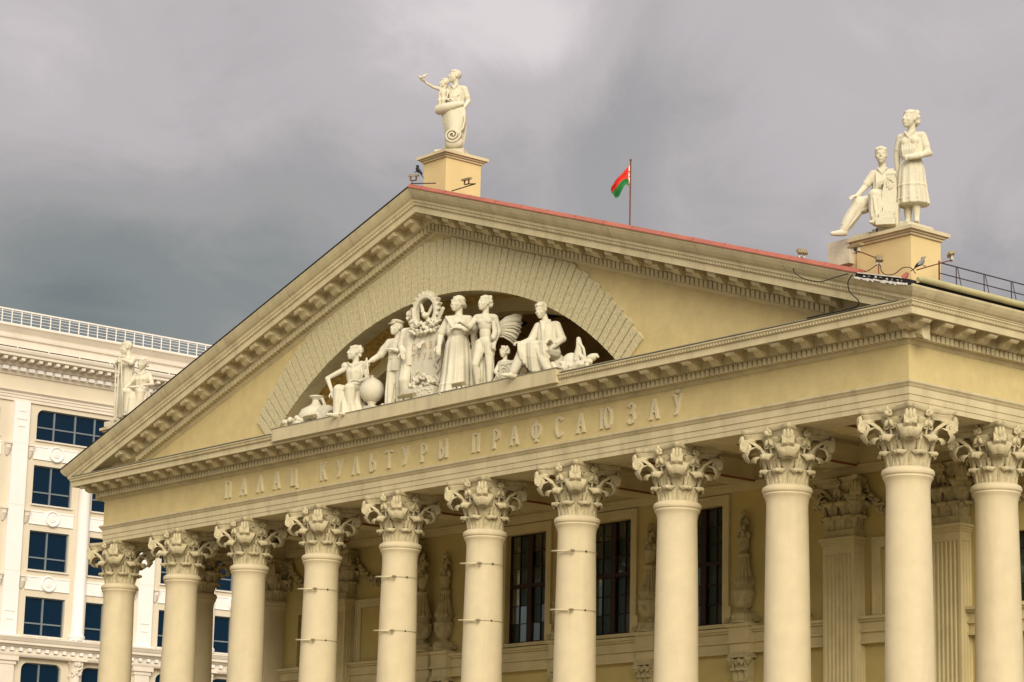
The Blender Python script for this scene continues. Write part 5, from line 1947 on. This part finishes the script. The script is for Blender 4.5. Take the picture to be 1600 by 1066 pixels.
# 7. man in a peaked cap
t = statue('pale statue of a standing man in a peaked cap and jacket above the globe', (-19.58, -.68, ZF), RAD(30), G_T)
H = 2.84
f = Fig()
f.torso((0, 0, .52), (0, -.005, .71), (.112, 0, .785), (-.112, 0, .785), .078, .057, .9)
f.head((-.010, -.014, .918), RAD(-34), RAD(-3), 1.0, 'cap', (0, .005, .80))
f.loft([(0, 0, .44, .100, .080, 1.3), (0, 0, .50, .099, .080), (0, 0, .58, .089, .072), (0, 0, .66, .093, .074), (0, 0, .76, .088, .062, .5)], 48, 8, .05, .4)
f.loft([(0, 0, .572, .098, .077), (0, 0, .592, .098, .077)], 30)
f.arm((-.118, .0, .77), (-.185, -.01, .635), (-.265, -.06, .56), (.038, .034, .022), .98, {'curl': 1.0})
f.cap((-.175, -.01, .635), .036, (-.245, -.045, .575), .032).folds((-.12, 0, .73), (-.17, -.01, .65), .034, .034, 7, .008)
f.arm((.118, 0, .77), (.155, -.03, .625), (.02, -.115, .655), (.038, .033, .024), .98, {'d': (-.9, -.2, .2), 'curl': .8})
for sx in (-1, 1):
    f.chain([(sx * .046, 0, .46), (sx * .058, -.012 * (1 + sx), .27), (sx * .064, .0, .06)], [.062, .054, .050])
    f.folds((sx * .05, 0, .43), (sx * .062, -.006, .08), .052, .047, 8, .010)
    f.foot((sx * .066, .0, .05), (sx * .3, -1, 0))
f.cap((-.295, -.09, .585), .010, (-.335, -.09, .40), .009).cap((-.295, -.09, .585), .010, (-.265, -.10, .41), .009)
fused('man_figure', f, SW, t, H)
# 8. man reaching to the tablet
t = statue('pale statue of a man with his back turned reaching across the inscribed tablet', (-18.86, -.62, ZF), RAD(34), G_T)
H = 3.12
f = Fig()
f.torso((0, 0, .52), (.0, -.005, .71), (.110, 0, .785), (-.112, 0, .785), .078, .057, .88)
f.head((.0, .0, .912), RAD(60), RAD(4), .95, 'wave', (0, .01, .80))
f.loft([(0, 0, .42, .102, .080), (0, 0, .50, .098, .078), (0, 0, .60, .088, .070), (0, 0, .70, .096, .076), (0, 0, .78, .090, .062)], 40, 7, .04, .2)
f.arm((.118, 0, .77), (.150, -.06, .665), (.135, -.16, .615), (.037, .031, .020), .8, {'curl': .5})
f.arm((-.115, 0, .77), (-.14, .02, .62), (-.08, -.08, .545), (.037, .030, .020), .8, {'curl': .6})
f.chain([(-.045, 0, .46), (-.060, -.055, .28), (-.050, .0, .06)], [.068, .056, .046])
f.folds((-.05, -.02, .42), (-.052, -.02, .08), .060, .046, 8, .010)
f.folds((.055, -.03, .42), (.076, -.03, .08), .060, .046, 8, .010)
f.chain([(.045, 0, .46), (.080, -.075, .29), (.075, -.015, .06)], [.066, .056, .046])
f.foot((-.05, 0, .05), (-.3, -1, 0)).foot((.078, -.01, .05), (.3, -1, 0))
fused('man_figure', f, SW, t, H)
# 9. tablet with gear wreath and dove
t = thing('tablet_sculpture', 'pale carved tablet with red-brown lettering under a toothed gear and dove', 'sculpture', (-18.05, -.62, ZF), RAD(8))
tb = MB()
tb.prism([(-.62, 0), (.56, 0), (.58, 1.3), (.50, 1.95), (.38, 2.18), (.20, 2.28), (-.26, 2.28), (-.46, 2.16), (-.60, 1.9), (-.64, 1.2)], -.12, .12, 'y')
tb.build('stele', SW, t)
pl2 = MB().box(-.55, .52, -.36, -.125, .0, .52)
for i in range(40):
    pl2.ell((rg.uniform(-.5, .48), -.365, rg.uniform(.10, .46)), (.04, .022, .03), 5, 4)
pl2.build('base_block', SW, t)
sh_ = MB()
for i in range(70):
    x = rg.uniform(-.55, .5)
    sh_.ell((x, rg.uniform(-.34, -.14), .54 + rg.uniform(0, .36) * (1 - abs(x) / .8)), (rg.uniform(.05, .12), .06, rg.uniform(.04, .09)), 6, 5, Matrix.Rotation(rg.uniform(-1, 1), 3, 'Y'))
for i in range(34):
    a = i / 33
    sh_.ell((.47 + .07 * math.sin(a * 14), -.16, .6 + .8 * a), (.055, .05, .035), 6, 4)
    if i < 22:
        sh_.ell((-.42 + .07 * math.sin(a * 12), -.16, .6 + .75 * a), (.06, .05, .04), 6, 4)
sh_.build('foliage', SW, t, smooth=True)
ring_ = MB()
NT_ = 22
zc_, xc_ = 2.90, -.20
P = []
for i in range(NT_ * 4):
    a = 2 * PI * i / (NT_ * 4)
    ro = .60 if (i % 4) in (0, 1) else .515
    P.append([(xc_ + r * math.cos(a), y, zc_ + r * 1.06 * math.sin(a)) for r, y in ((.37, -.085), (.40, -.11), (.49, -.11), (ro, -.085), (ro, .085), (.49, .11), (.40, .11), (.37, .085))])
ring_.grid(P, close_u=True, close_v=True)
ring_.build('gear_wheel', SW, t)
f = Fig()
f.ell((xc_, -.02, zc_ - .12), (.10, .14, .10)).ell((xc_ - .02, -.12, zc_ - .02), (.06, .07, .06))
f.cap((xc_ - .02, -.17, zc_ - .02), .02, (xc_ - .03, -.22, zc_ - .04), .008)
f.ell((xc_ + .17, .02, zc_ + .06), (.06, .05, .26), 10, 8, Matrix.Rotation(.55, 3, 'Y'))
f.ell((xc_ - .17, .02, zc_ + .10), (.06, .05, .24), 10, 8, Matrix.Rotation(-.35, 3, 'Y'))
f.ell((xc_ + .02, .08, zc_ - .22), (.12, .08, .05))
fused('dove', f, SW, t, 1.0, .02, 1)
bo = MB()
for i in range(90):
    x = rg.uniform(-.62, .70)
    bo.ell((x * .85 - .08, rg.uniform(-.30, -.10), 2.24 + rg.uniform(-.12, .24) + .20 * abs(x)), (rg.uniform(.05, .13), .06, rg.uniform(.04, .07)), 6, 5, Matrix.Rotation(rg.uniform(-1.2, 1.2), 3, 'Y'))
for i in range(14):
    bo.ell((.36 + .02 * i, -.14, 2.40 + .035 * i), (.08, .05, .06), 6, 5, Matrix.Rotation(.6 + .2 * (i % 3), 3, 'Y'))
    bo.ell((-.56 - .006 * i, -.12, 2.40 + .045 * i), (.08, .05, .06), 6, 5, Matrix.Rotation(-.6 - .2 * (i % 3), 3, 'Y'))
bo.build('bouquet', SW, t, smooth=True)
redm = mat('faded_red_lettering', (0.42, 0.33, 0.22), 0.8, 0.2)
for txt, z in (('СЛАВА', 1.72), ('ТРУДУ', 1.40)):
    for i, ch in enumerate(txt):
        me = letter_mesh(ch, .22, .024, .006, False)
        me.materials.append(redm)
        link('letter', me, None, t, (-.56 + .235 * i, -.122, z))
# 10. standing woman in a long dress
t = statue('pale statue of a tall woman in a long pleated robe right of the inscribed tablet', (-16.60, -.72, ZF), RAD(36), G_T)
H = 3.12
f = Fig()
f.torso((0, 0, .53), (0, -.005, .71), (.108, 0, .782), (-.108, 0, .782), .078, .057, .82)
for sx in (-1, 1):
    f.ell((sx * .042, -.048, .705), (.040, .036, .040))
f.head((-.008, -.014, .918), RAD(-30), RAD(0), .98, 'bun', (0, .005, .80))
f.arm((-.114, .005, .765), (-.165, .02, .63), (-.145, -.05, .51), (.038, .033, .020), .8, {'curl': .5})
f.arm((.114, .005, .765), (.155, -.01, .645), (.065, -.095, .655), (.038, .032, .020), .8, {'d': (-.9, -.3, .1), 'curl': .6})
f.loft([(0, 0, .585, .076, .060), (0, -.01, .625, .096, .078), (0, -.012, .68, .098, .084), (0, -.006, .76, .090, .064, .6), (0, 0, .79, .072, .048, .4)], 48, 8, .07, .2)
f.chain([(-.09, -.05, .78), (-.02, -.085, .66), (.08, -.06, .62)], [.014, .016, .014])
pleats(f, [(0, 0, .61, .078, .062, .3), (0, 0, .53, .100, .082, .6), (0, 0, .40, .110, .094, .9), (0, 0, .22, .124, .110, 1), (.0, -.01, .06, .140, .126, 1), (0, -.01, .02, .142, .128, 1)], 13, .075)
pleats(f, [(0, -.01, .055, .146, .131, 1), (0, -.01, .065, .144, .130, 1)], 13, .075)
pleats(f, [(0, -.008, .125, .138, .124, 1), (0, -.008, .132, .137, .123, 1)], 13, .075)
f.foot((-.06, -.10, .04), (-.2, -1, 0)).foot((.06, -.10, .04), (.2, -1, 0))
for q in range(8):
    f.ell((.10 + rg.uniform(-.03, .03), -.09, .655 + rg.uniform(-.03, .03)), (.022, .022, .022), 7, 5)
f.chain([(.13, .0, .64), (.15, .0, .50), (.155, .02, .30), (.16, .02, .02)], [.030, .034, .045, .060])
fused('woman_figure', f, SW, t, H, wide=1.14)
# 11. nude youth
t = statue('pale statue of an unclothed youth with a sheaf of wheat behind his shoulder', (-15.38, -.70, ZF), RAD(34), G_T)
H = 2.93
f = Fig()
f.torso((.008, 0, .52), (0, -.005, .71), (.104, 0, .782), (-.104, 0, .785), .068, .052, .86)
f.ell((-.035, -.045, .725), (.040, .022, .030)).ell((.035, -.045, .725), (.040, .022, .030))
f.head((-.008, -.012, .918), RAD(-36), RAD(-2), .98, 'wave', (0, .005, .80))
f.arm((.116, .0, .772), (.142, .02, .635), (.115, -.045, .515), (.034, .028, .018), None, {'curl': 1.0})
f.arm((-.116, 0, .772), (-.150, -.06, .665), (-.175, -.135, .68), (.034, .028, .018), None, {'curl': .7})
f.chain([(.044, 0, .50), (.054, -.012, .285), (.052, .015, .05)], [.056, .036, .022])
f.cap((.056, .012, .23), .036, (.056, .018, .16), .032)
f.ell((.056, -.005, .42), (.048, .052, .10))
f.chain([(-.044, 0, .50), (-.070, -.055, .285), (-.060, .02, .055)], [.056, .036, .022])
f.cap((-.06, -.03, .23), .036, (-.056, -.005, .16), .032)
f.ell((-.052, -.018, .42), (.047, .052, .10))
f.foot((.055, .012, .05), (.35, -1, 0)).foot((-.05, .015, .055), (-.3, -1, 0))
# strap and bag at the hip
f.chain([(.10, -.05, .70), (.115, -.055, .60), (.105, -.075, .545)], [.024, .030, .028])
fused('youth_figure', f, SW, t, H)
wh = MB()
for i in range(34):
    q = i / 33
    a = RAD(-12 + 52 * q)
    d = Vector((math.cos(a) * 1.0, .1 + .25 * rg.random(), .32 * math.cos(a * 2) - .55 * q + .30))
    p0 = Vector((.20, .28, 1.62 + .20 * (1 - q) - .10 * q))
    d *= .72
    p0.z += .22
    wh.tube([p0, p0 + d * .45 + Vector((0, 0, .08)), p0 + d * .80 + Vector((0, 0, .02)), p0 + d * (1.02 + .08 * rg.random()) + Vector((0, 0, -.10))], [.025, .034, .038, .024], 5)
wh.build('wheat_sheaf', SW, t, smooth=True)
st_ = MB()
for i in range(16):
    st_.tube([(-.42 + .045 * i, .12 + .03 * (i % 3), 0), (-.40 + .042 * i, .10 + .03 * (i % 3), 1.05 + .1 * math.sin(i))], .035, 6)
st_.build('stalk_bundle', SW, t, smooth=True)
# 12. crouching child behind
t = statue('pale statue of a curly-haired crouching child behind the unclothed youth', (-14.86, -.36, ZF), RAD(24), G_T)
H = 2.15
f = Fig()
f.torso((0, .02, .20), (0, -.01, .36), (.085, 0, .425), (-.085, 0, .425), .080, .062, .95)
f.head((.0, -.03, .565), RAD(-20), RAD(8), .95, 'curly', (0, 0, .45))
f.arm((-.09, 0, .41), (-.11, -.06, .29), (-.04, -.12, .23), (.034, .028, .02), None, {'curl': .7})
f.arm((.09, 0, .41), (.12, -.05, .29), (.06, -.12, .22), (.034, .028, .02), None, {'curl': .7})
pleats(f, [(0, 0, .28, .09, .08, .5), (0, -.03, .16, .13, .13, 1), (0, -.04, .0, .16, .15, 1)], 9, .05)
fused('child_figure', f, SW, t, H)
# 13. Ionic capital
t = thing('ionic_capital_sculpture', 'pale carved column capital with spiral volutes at the seated man\'s feet', 'sculpture', (-13.98, -.62, ZF), RAD(10))
t.scale = (.74, .74, .74)
ic = MB()
ic.box(-.62, .62, -.34, .40, .90, 1.02).box(-.56, .56, -.30, .36, .80, .898)
for sx in (-1, 1):
    ic.lathe([(0, -.30), (.30, -.30), (.30, .30), (0, .30)], 20)
    n_ = 80
    ic.v[-n_:] = [(sx * .36 + x, z - .02, .60 + y) for (x, y, z) in ic.v[-n_:]]
    sp_ = []
    for i in range(40):
        th = PI / 2 + sx * i / 39 * PI * 4.4
        r = .285 * (1 - .85 * i / 39)
        sp_.append((sx * .36 + r * math.cos(th), -.335, .60 + r * math.sin(th)))
    ribbon3(ic, sp_, (0, 1, 0), .06, .035)
    ic.ell((sx * .36, -.34, .60), (.05, .03, .05), 8, 5)
ic.box(-.36, .36, -.28, .28, .52, .80)
ic.lathe([(.36, 0), (.40, .05), (.36, .10), (.34, .5), (.38, .56)], 20)
ic.build('capital_block', SW, t, smooth=True, angle=35)
# 14. seated man in a coat
t = statue('pale statue of a seated man in a long coat looking down, right of the capital', (-12.72, -.62, ZF), RAD(26), G_T)
H = 2.72
f = Fig()
f.torso((.03, .04, .33), (.0, .0, .53), (.112, .01, .615), (-.105, -.01, .61), .082, .060, .95)
f.head((-.045, -.05, .752), RAD(-14), RAD(20), 1.02, 'short', (-.01, -.005, .63))
f.loft([(.02, .02, .30, .115, .10), (.01, .01, .40, .106, .088), (0, 0, .50, .100, .080), (0, 0, .58, .098, .068), (0, 0, .625, .075, .05)], 44, 6, .05, .5)
f.chain([(-.045, -.045, .63), (-.012, -.078, .52), (.0, -.09, .36)], [.015, .014, .014])
f.chain([(.045, -.045, .63), (.022, -.078, .52), (.012, -.09, .36)], [.015, .014, .014])
f.arm((-.110, -.01, .595), (-.155, -.03, .44), (-.185, -.16, .385), (.042, .036, .026), .98, {'d': (-.5, -.8, 0), 'curl': .9})
f.cap((-.155, -.03, .44), .038, (-.18, -.13, .392), .032)
f.arm((.118, .01, .60), (.165, .0, .44), (.095, -.115, .325), (.042, .036, .026), .98, {'d': (-.4, -.7, -.5), 'curl': .8})
f.cap((.165, 0, .44), .038, (.11, -.09, .345), .032)
# crossed leg under the coat tail
f.chain([(-.03, 0, .31), (-.135, -.20, .315), (-.235, -.235, .075)], [.085, .066, .044])
f.foot((-.24, -.24, .065), (-.6, -.7, 0), 1.1)
f.chain([(.06, .0, .30), (.02, -.22, .285), (.12, -.25, .08)], [.085, .066, .046])
f.foot((.12, -.25, .07), (.7, -.7, 0), 1.1)
rows_ = []
for i in range(12):
    a = i / 11
    x = -.15 + .28 * a
    low = .36 - (.10 + .20 * math.sin(PI * (.10 + .80 * a)))
    rows_.append([(x, -.10 - .04 * math.sin(PI * a), .375), (x - .01, -.225, .372 - .01 * math.cos(a * 9)), (x - .015, -.268 - .012 * math.cos(a * 14), .345), (x - .01, -.262 - .02 * math.cos(a * 14), (.345 + low) / 2), (x, -.235 - .022 * math.cos(a * 14), low)])
for a, b in zip(rows_[:-1], rows_[1:]):
    for p0, p1, p2, p3 in zip(a[:-1], a[1:], b[:-1], b[1:]):
        f.cap(p0, .019, p1, .019, 7)
        f.cap(p0, .017, p2, .017, 6)
        f.cap(p0, .017, p3, .017, 6)
f.ell((.05, .10, .16), (.13, .10, .16))
fused('man_figure', f, SW, t, H, wide=1.08)
# 15. mask, lyre and palette at the right foot of the arch
t = thing('arts_sculpture', 'pale carved heap with lyre horn and rounded mask at the right foot of the arch', 'sculpture', (-11.18, -.72, ZF), RAD(10))
t.scale = (.86, .86, .86)
f = Fig()
f.ell((-.35, .0, .36), (.34, .26, .36), 16, 10, Matrix.Rotation(.25, 3, 'Y'))
f.chain([(-.05, -.05, .45), (.02, -.05, .80), (-.03, -.05, 1.12)], [.17, .13, .075])
f.chain([(.0, -.08, .62), (.22, -.10, .46), (.42, -.12, .38)], [.10, .08, .06])
f.ell((.52, -.10, .42), (.22, .15, .13), 12, 8, Matrix.Rotation(-.35, 3, 'Y'))
f.chain([(.62, -.10, .52), (.72, -.10, .50), (.78, -.1, .42)], [.05, .05, .04])
f.chain([(-.95, -.15, .40), (-.72, -.22, .18), (-.30, -.28, .13), (.2, -.28, .20), (.5, -.2, .25)], [.08, .09, .12, .15, .12])
f.chain([(.08, -.12, .95), (.22, -.12, .78), (.28, -.12, .55)], [.045, .045, .045])
for i in range(24):
    f.ell((rg.uniform(-.5, .7), rg.uniform(-.4, -.15), rg.uniform(.05, .38)), (.09, .07, .07), 7, 5)
f.ell((-.92, -.18, .16), (.10, .10, .10)).cap((-.9, -.15, .05), .07, (-.5, -.3, .06), .07)
fused('mask_and_lyre', f, SW, t, 1.0, .02, 1)

# ================================================================== LAMPS, FLAG, BIRDS, RAILING, CABLES
def floodlight(label, foot, elbow, head, yaw, size=(.40, .16, .07), tilt=0.2, group='floodlights on the cornice', white=True, armm='rust'):
    t = thing('floodlight', label, 'floodlight', head, 0, group)
    h = Vector(head)
    R = Matrix.Rotation(yaw, 3, 'Z') @ Matrix.Rotation(tilt, 3, 'X')
    b = MB().box(-size[0] / 2, size[0] / 2, -size[1] / 2, size[1] / 2, .0, size[2])
    for i in range(5):
        x = -size[0] / 2 + size[0] * (i + .5) / 5
        b.box(x - .006, x + .006, -size[1] / 2 - .012, size[1] / 2 + .012, size[2] + .001, size[2] + .02)
    b.v = [tuple(R @ Vector(p)) for p in b.v]
    b.build('housing', M['lamp'], t)
    c = MB()
    for sx in (-1, 1):
        p = R @ Vector((sx * size[0] * .25, 0, 0))
        c.tube([p, p + Vector((0, 0, -.12))], .026, 6)
    c.tube([R @ Vector((-size[0] * .25, 0, -.12)), R @ Vector((size[0] * .25, 0, -.12))], .018, 6)
    c.build('bracket', M['lampwhite'] if white else M['rust'], t)
    MB().tube([Vector((0, 0, -.12)), Vector(elbow) - h, Vector(foot) - h], .017, 6).build('arm', M[armm], t)
    return t
floodlight('floodlight on a bent arm left of the top pedestal', (-16.95, -1.45, 22.36), (-17.95, -1.60, 22.52), (-17.85, -1.60, 22.72), RAD(40), (.34, .12, .04), armm='iron', white=False)
floodlight('floodlight on a bent arm at the right of the top pedestal', (-17.0, -.8, 22.26), (-16.0, -.70, 22.30), (-16.3, -.80, 22.45), RAD(5), (.36, .12, .045), armm='iron', white=False)
floodlight('small floodlight tilted upward on the red edge left of the right pedestal', (-1.9, -1.2, 17.16), (-2.40, -1.15, 17.38), (-2.44, -1.1, 17.66), RAD(70), (.26, .14, .07), .9)
floodlight('long floodlight on a rust-red arm in front of the right pedestal', (-.05, -1.0, 17.12), (-.55, -1.0, 17.36), (-.72, -1.0, 17.52), RAD(-4), (.46, .13, .05))
floodlight('round-backed small floodlight at the end of the rust-red arm beside the pedestal', (.20, -1.2, 16.60), (.10, -1.1, 16.80), (.02, -1.0, 17.06), RAD(60), (.17, .13, .10), 1.2)
floodlight('floodlight on a long rusty arm at the corner above the gutter', (1.35, -1.15, 16.55), (1.42, -.06, 16.96), (1.42, .02, 17.10), RAD(-40), (.40, .13, .06))
for i, (x, w_, nm_) in enumerate(((-23.2, .45, 'low floodlight on the ledge beneath the jug'), (-21.9, .40, 'low floodlight on the ledge beneath the seated woman'), (-18.3, .62, 'low dark floodlight on the ledge beneath the inscribed tablet'),
                                  (-15.86, .40, 'low floodlight on the ledge beneath the tall robed woman'), (-13.05, .46, 'low square floodlight on the ledge beneath the seated coated man'))):
    floodlight(nm_, (x + .1, -1.30, 15.98), (x + .06, -1.30, 16.0), (x, -1.22, 16.12), RAD(8), (w_, .18, .09 if i != 4 else .16), .4)
MB().tube(spline([(-2.43, -1.1, 17.5), (-2.32, -1.5, 17.22), (-2.1, -1.69, 16.98), (-1.7, -1.69, 16.74), (-1.25, -1.69, 16.62), (-.8, -1.69, 16.64), (-.35, -1.69, 16.66)]), .012, 6).build('cable', M['black'], None)
cab = bpy.data.objects['cable']
tag(cab, 'black cable looping below the red edge near the right pedestal', 'cable')
o = MB().tube(spline([(-.22, -1.68, 16.62), (-.34, -1.70, 16.45), (-.36, -1.62, 16.22), (-.16, -1.55, 16.0), (-.22, -1.51, 15.87), (-.6, -1.49, 15.845), (-1.2, -1.49, 15.845), (-1.9, -1.49, 15.845)]), .014, 6).build('cable', M['black'], None)
tag(o, 'black cable hanging down the cornice to the front ledge below the pedestal', 'cable')
o = MB().tube(spline([(-.9, -1.2, 16.82), (-.6, -1.2, 16.86), (-.2, -1.2, 16.78), (.02, -1.0, 16.95), (.2, -1.1, 16.72), (.45, -1.2, 16.58), (.7, -1.2, 16.56), (.95, -1.2, 16.66), (1.2, -1.2, 16.62), (1.35, -1.2, 16.46)]), .011, 6).build('cable', M['black'], None)
tag(o, 'thin black cable looping along the foot of the right pedestal', 'cable')

# flag on the roof
t = thing('flag', 'red and green flag with ornamented hoist hanging on a pole above the red roof edge', 'flag', (-13.3, 3.0, 20.2))
MB().tube([(0, 0, 0), (0, 0, 3.0)], .022, 8).ell((0, 0, 3.02), (.035, .035, .04)).build('pole', M['rust'], t)
left = Vector((-.64, -.77, 0))
fwd = Vector((.77, -.64, 0))
zt = 2.86
NU, NV_ = 26, 24
def fpt(u, v):
    # bilinear drape between hoist, top edge and fly, with folds
    top = left * (.46 * u) + Vector((0, 0, -.52 * u ** 1.25))
    bx = .42 * u ** 1.2
    bz = -.84 + .34 * math.sin(PI * min(1, u * 1.25)) * (1 - u * .6) - .16 * u ** 2
    bot = left * bx + Vector((0, 0, bz))
    p = top.lerp(bot, v)
    p += left * (.13 * u * math.sin(PI * v))
    p += fwd * (.07 * math.sin(9 * u + 3 * v) * u + .05 * math.sin(15 * v - 4 * u) * u)
    return Vector((0, 0, zt)) + p
for nm_, u0, u1, v0, v1, mm_ in (('ornament_band', 0, 3, 0, NV_, 'f_orn'), ('red_field', 3, NU, 0, 15, 'f_red'), ('green_field', 3, NU, 15, NV_, 'f_green')):
    P = [[fpt(i / NU, j / NV_) for j in range(v0, v1 + 1)] for i in range(u0, u1 + 1)]
    MB().grid(P).build(nm_, M[mm_], t, smooth=True)

# birds
def bird(label, loc, rotz, pitch, tone):
    f = Fig()
    f.ell((0, 0, 0), (.055, .115, .060))
    f.ell((0, -.115, .062), (.042, .048, .044))
    f.cap((0, -.155, .058), .016, (0, -.20, .048), .005)
    f.cap((0, -.08, .03), .05, (0, -.11, .06), .038)
    for sx in (-1, 1):
        f.ell((sx * .05, .045, .005), (.016, .13, .042))
    f.ell((0, .20, -.02), (.03, .13, .012))
    for sx in (-1, 1):
        f.cap((sx * .022, -.01, -.05), .010, (sx * .022, -.02, -.115), .008)
        f.cap((sx * .022, -.02, -.115), .008, (sx * .024, -.06, -.12), .006)
    f.v = [tuple(Matrix.Rotation(pitch, 3, 'X') @ Vector(p)) for p in f.v]
    o = fused('bird', f, M[tone], None, 1.0, .008, 1, loc)
    o.rotation_euler = (0, 0, rotz)
    tag(o, label, 'bird')
    return o
bird('black bird perched on the floodlight left of the top pedestal', (-17.62, -1.60, 22.86), RAD(-60), RAD(-50), 'bird')
bird('grey and black crow perched on the rusty arm at the roof corner', (1.36, -1.02, 16.74), RAD(140), RAD(-38), 'bird')
cw = bpy.data.objects['bird.001']
cw.data.materials.append(M['birdgrey'])
for p in cw.data.polygons:
    c = p.center
    if -.10 < c.y < .07 and abs(c.x) < .075 and c.z > -.07:
        p.material_index = 1

# truss railing along the flank roof edge
t = thing('roof_truss_railing', 'thin dark metal railing with slanted struts along the right roof edge', 'railing', (1.40, 0, 16.2))
YS = -.40
for z, r in ((.66, .016), (.40, .014)):
    MB().tube([(0, YS, z), (0, 14, z)], r, 6).build('rail', M['iron'], t)
pm = MB().tube([(0, 0, 0), (0, 0, .66)], .014, 6).mesh('post')
pm.materials.append(M['iron'])
sm_ = MB().tube([(0, .05, .64), (0, .24, .02)], .010, 6).mesh('strut')
sm_.materials.append(M['iron'])
for k in range(14):
    link('post', pm, None, t, (0, YS + .62 + k * 1.03, 0))
    link('strut', sm_, None, t, (0, YS + .62 + k * 1.03, 0))
MB().tube([(0, YS, 0), (0, YS, .70)], .022, 6).build('end_post', M['rust'], t)
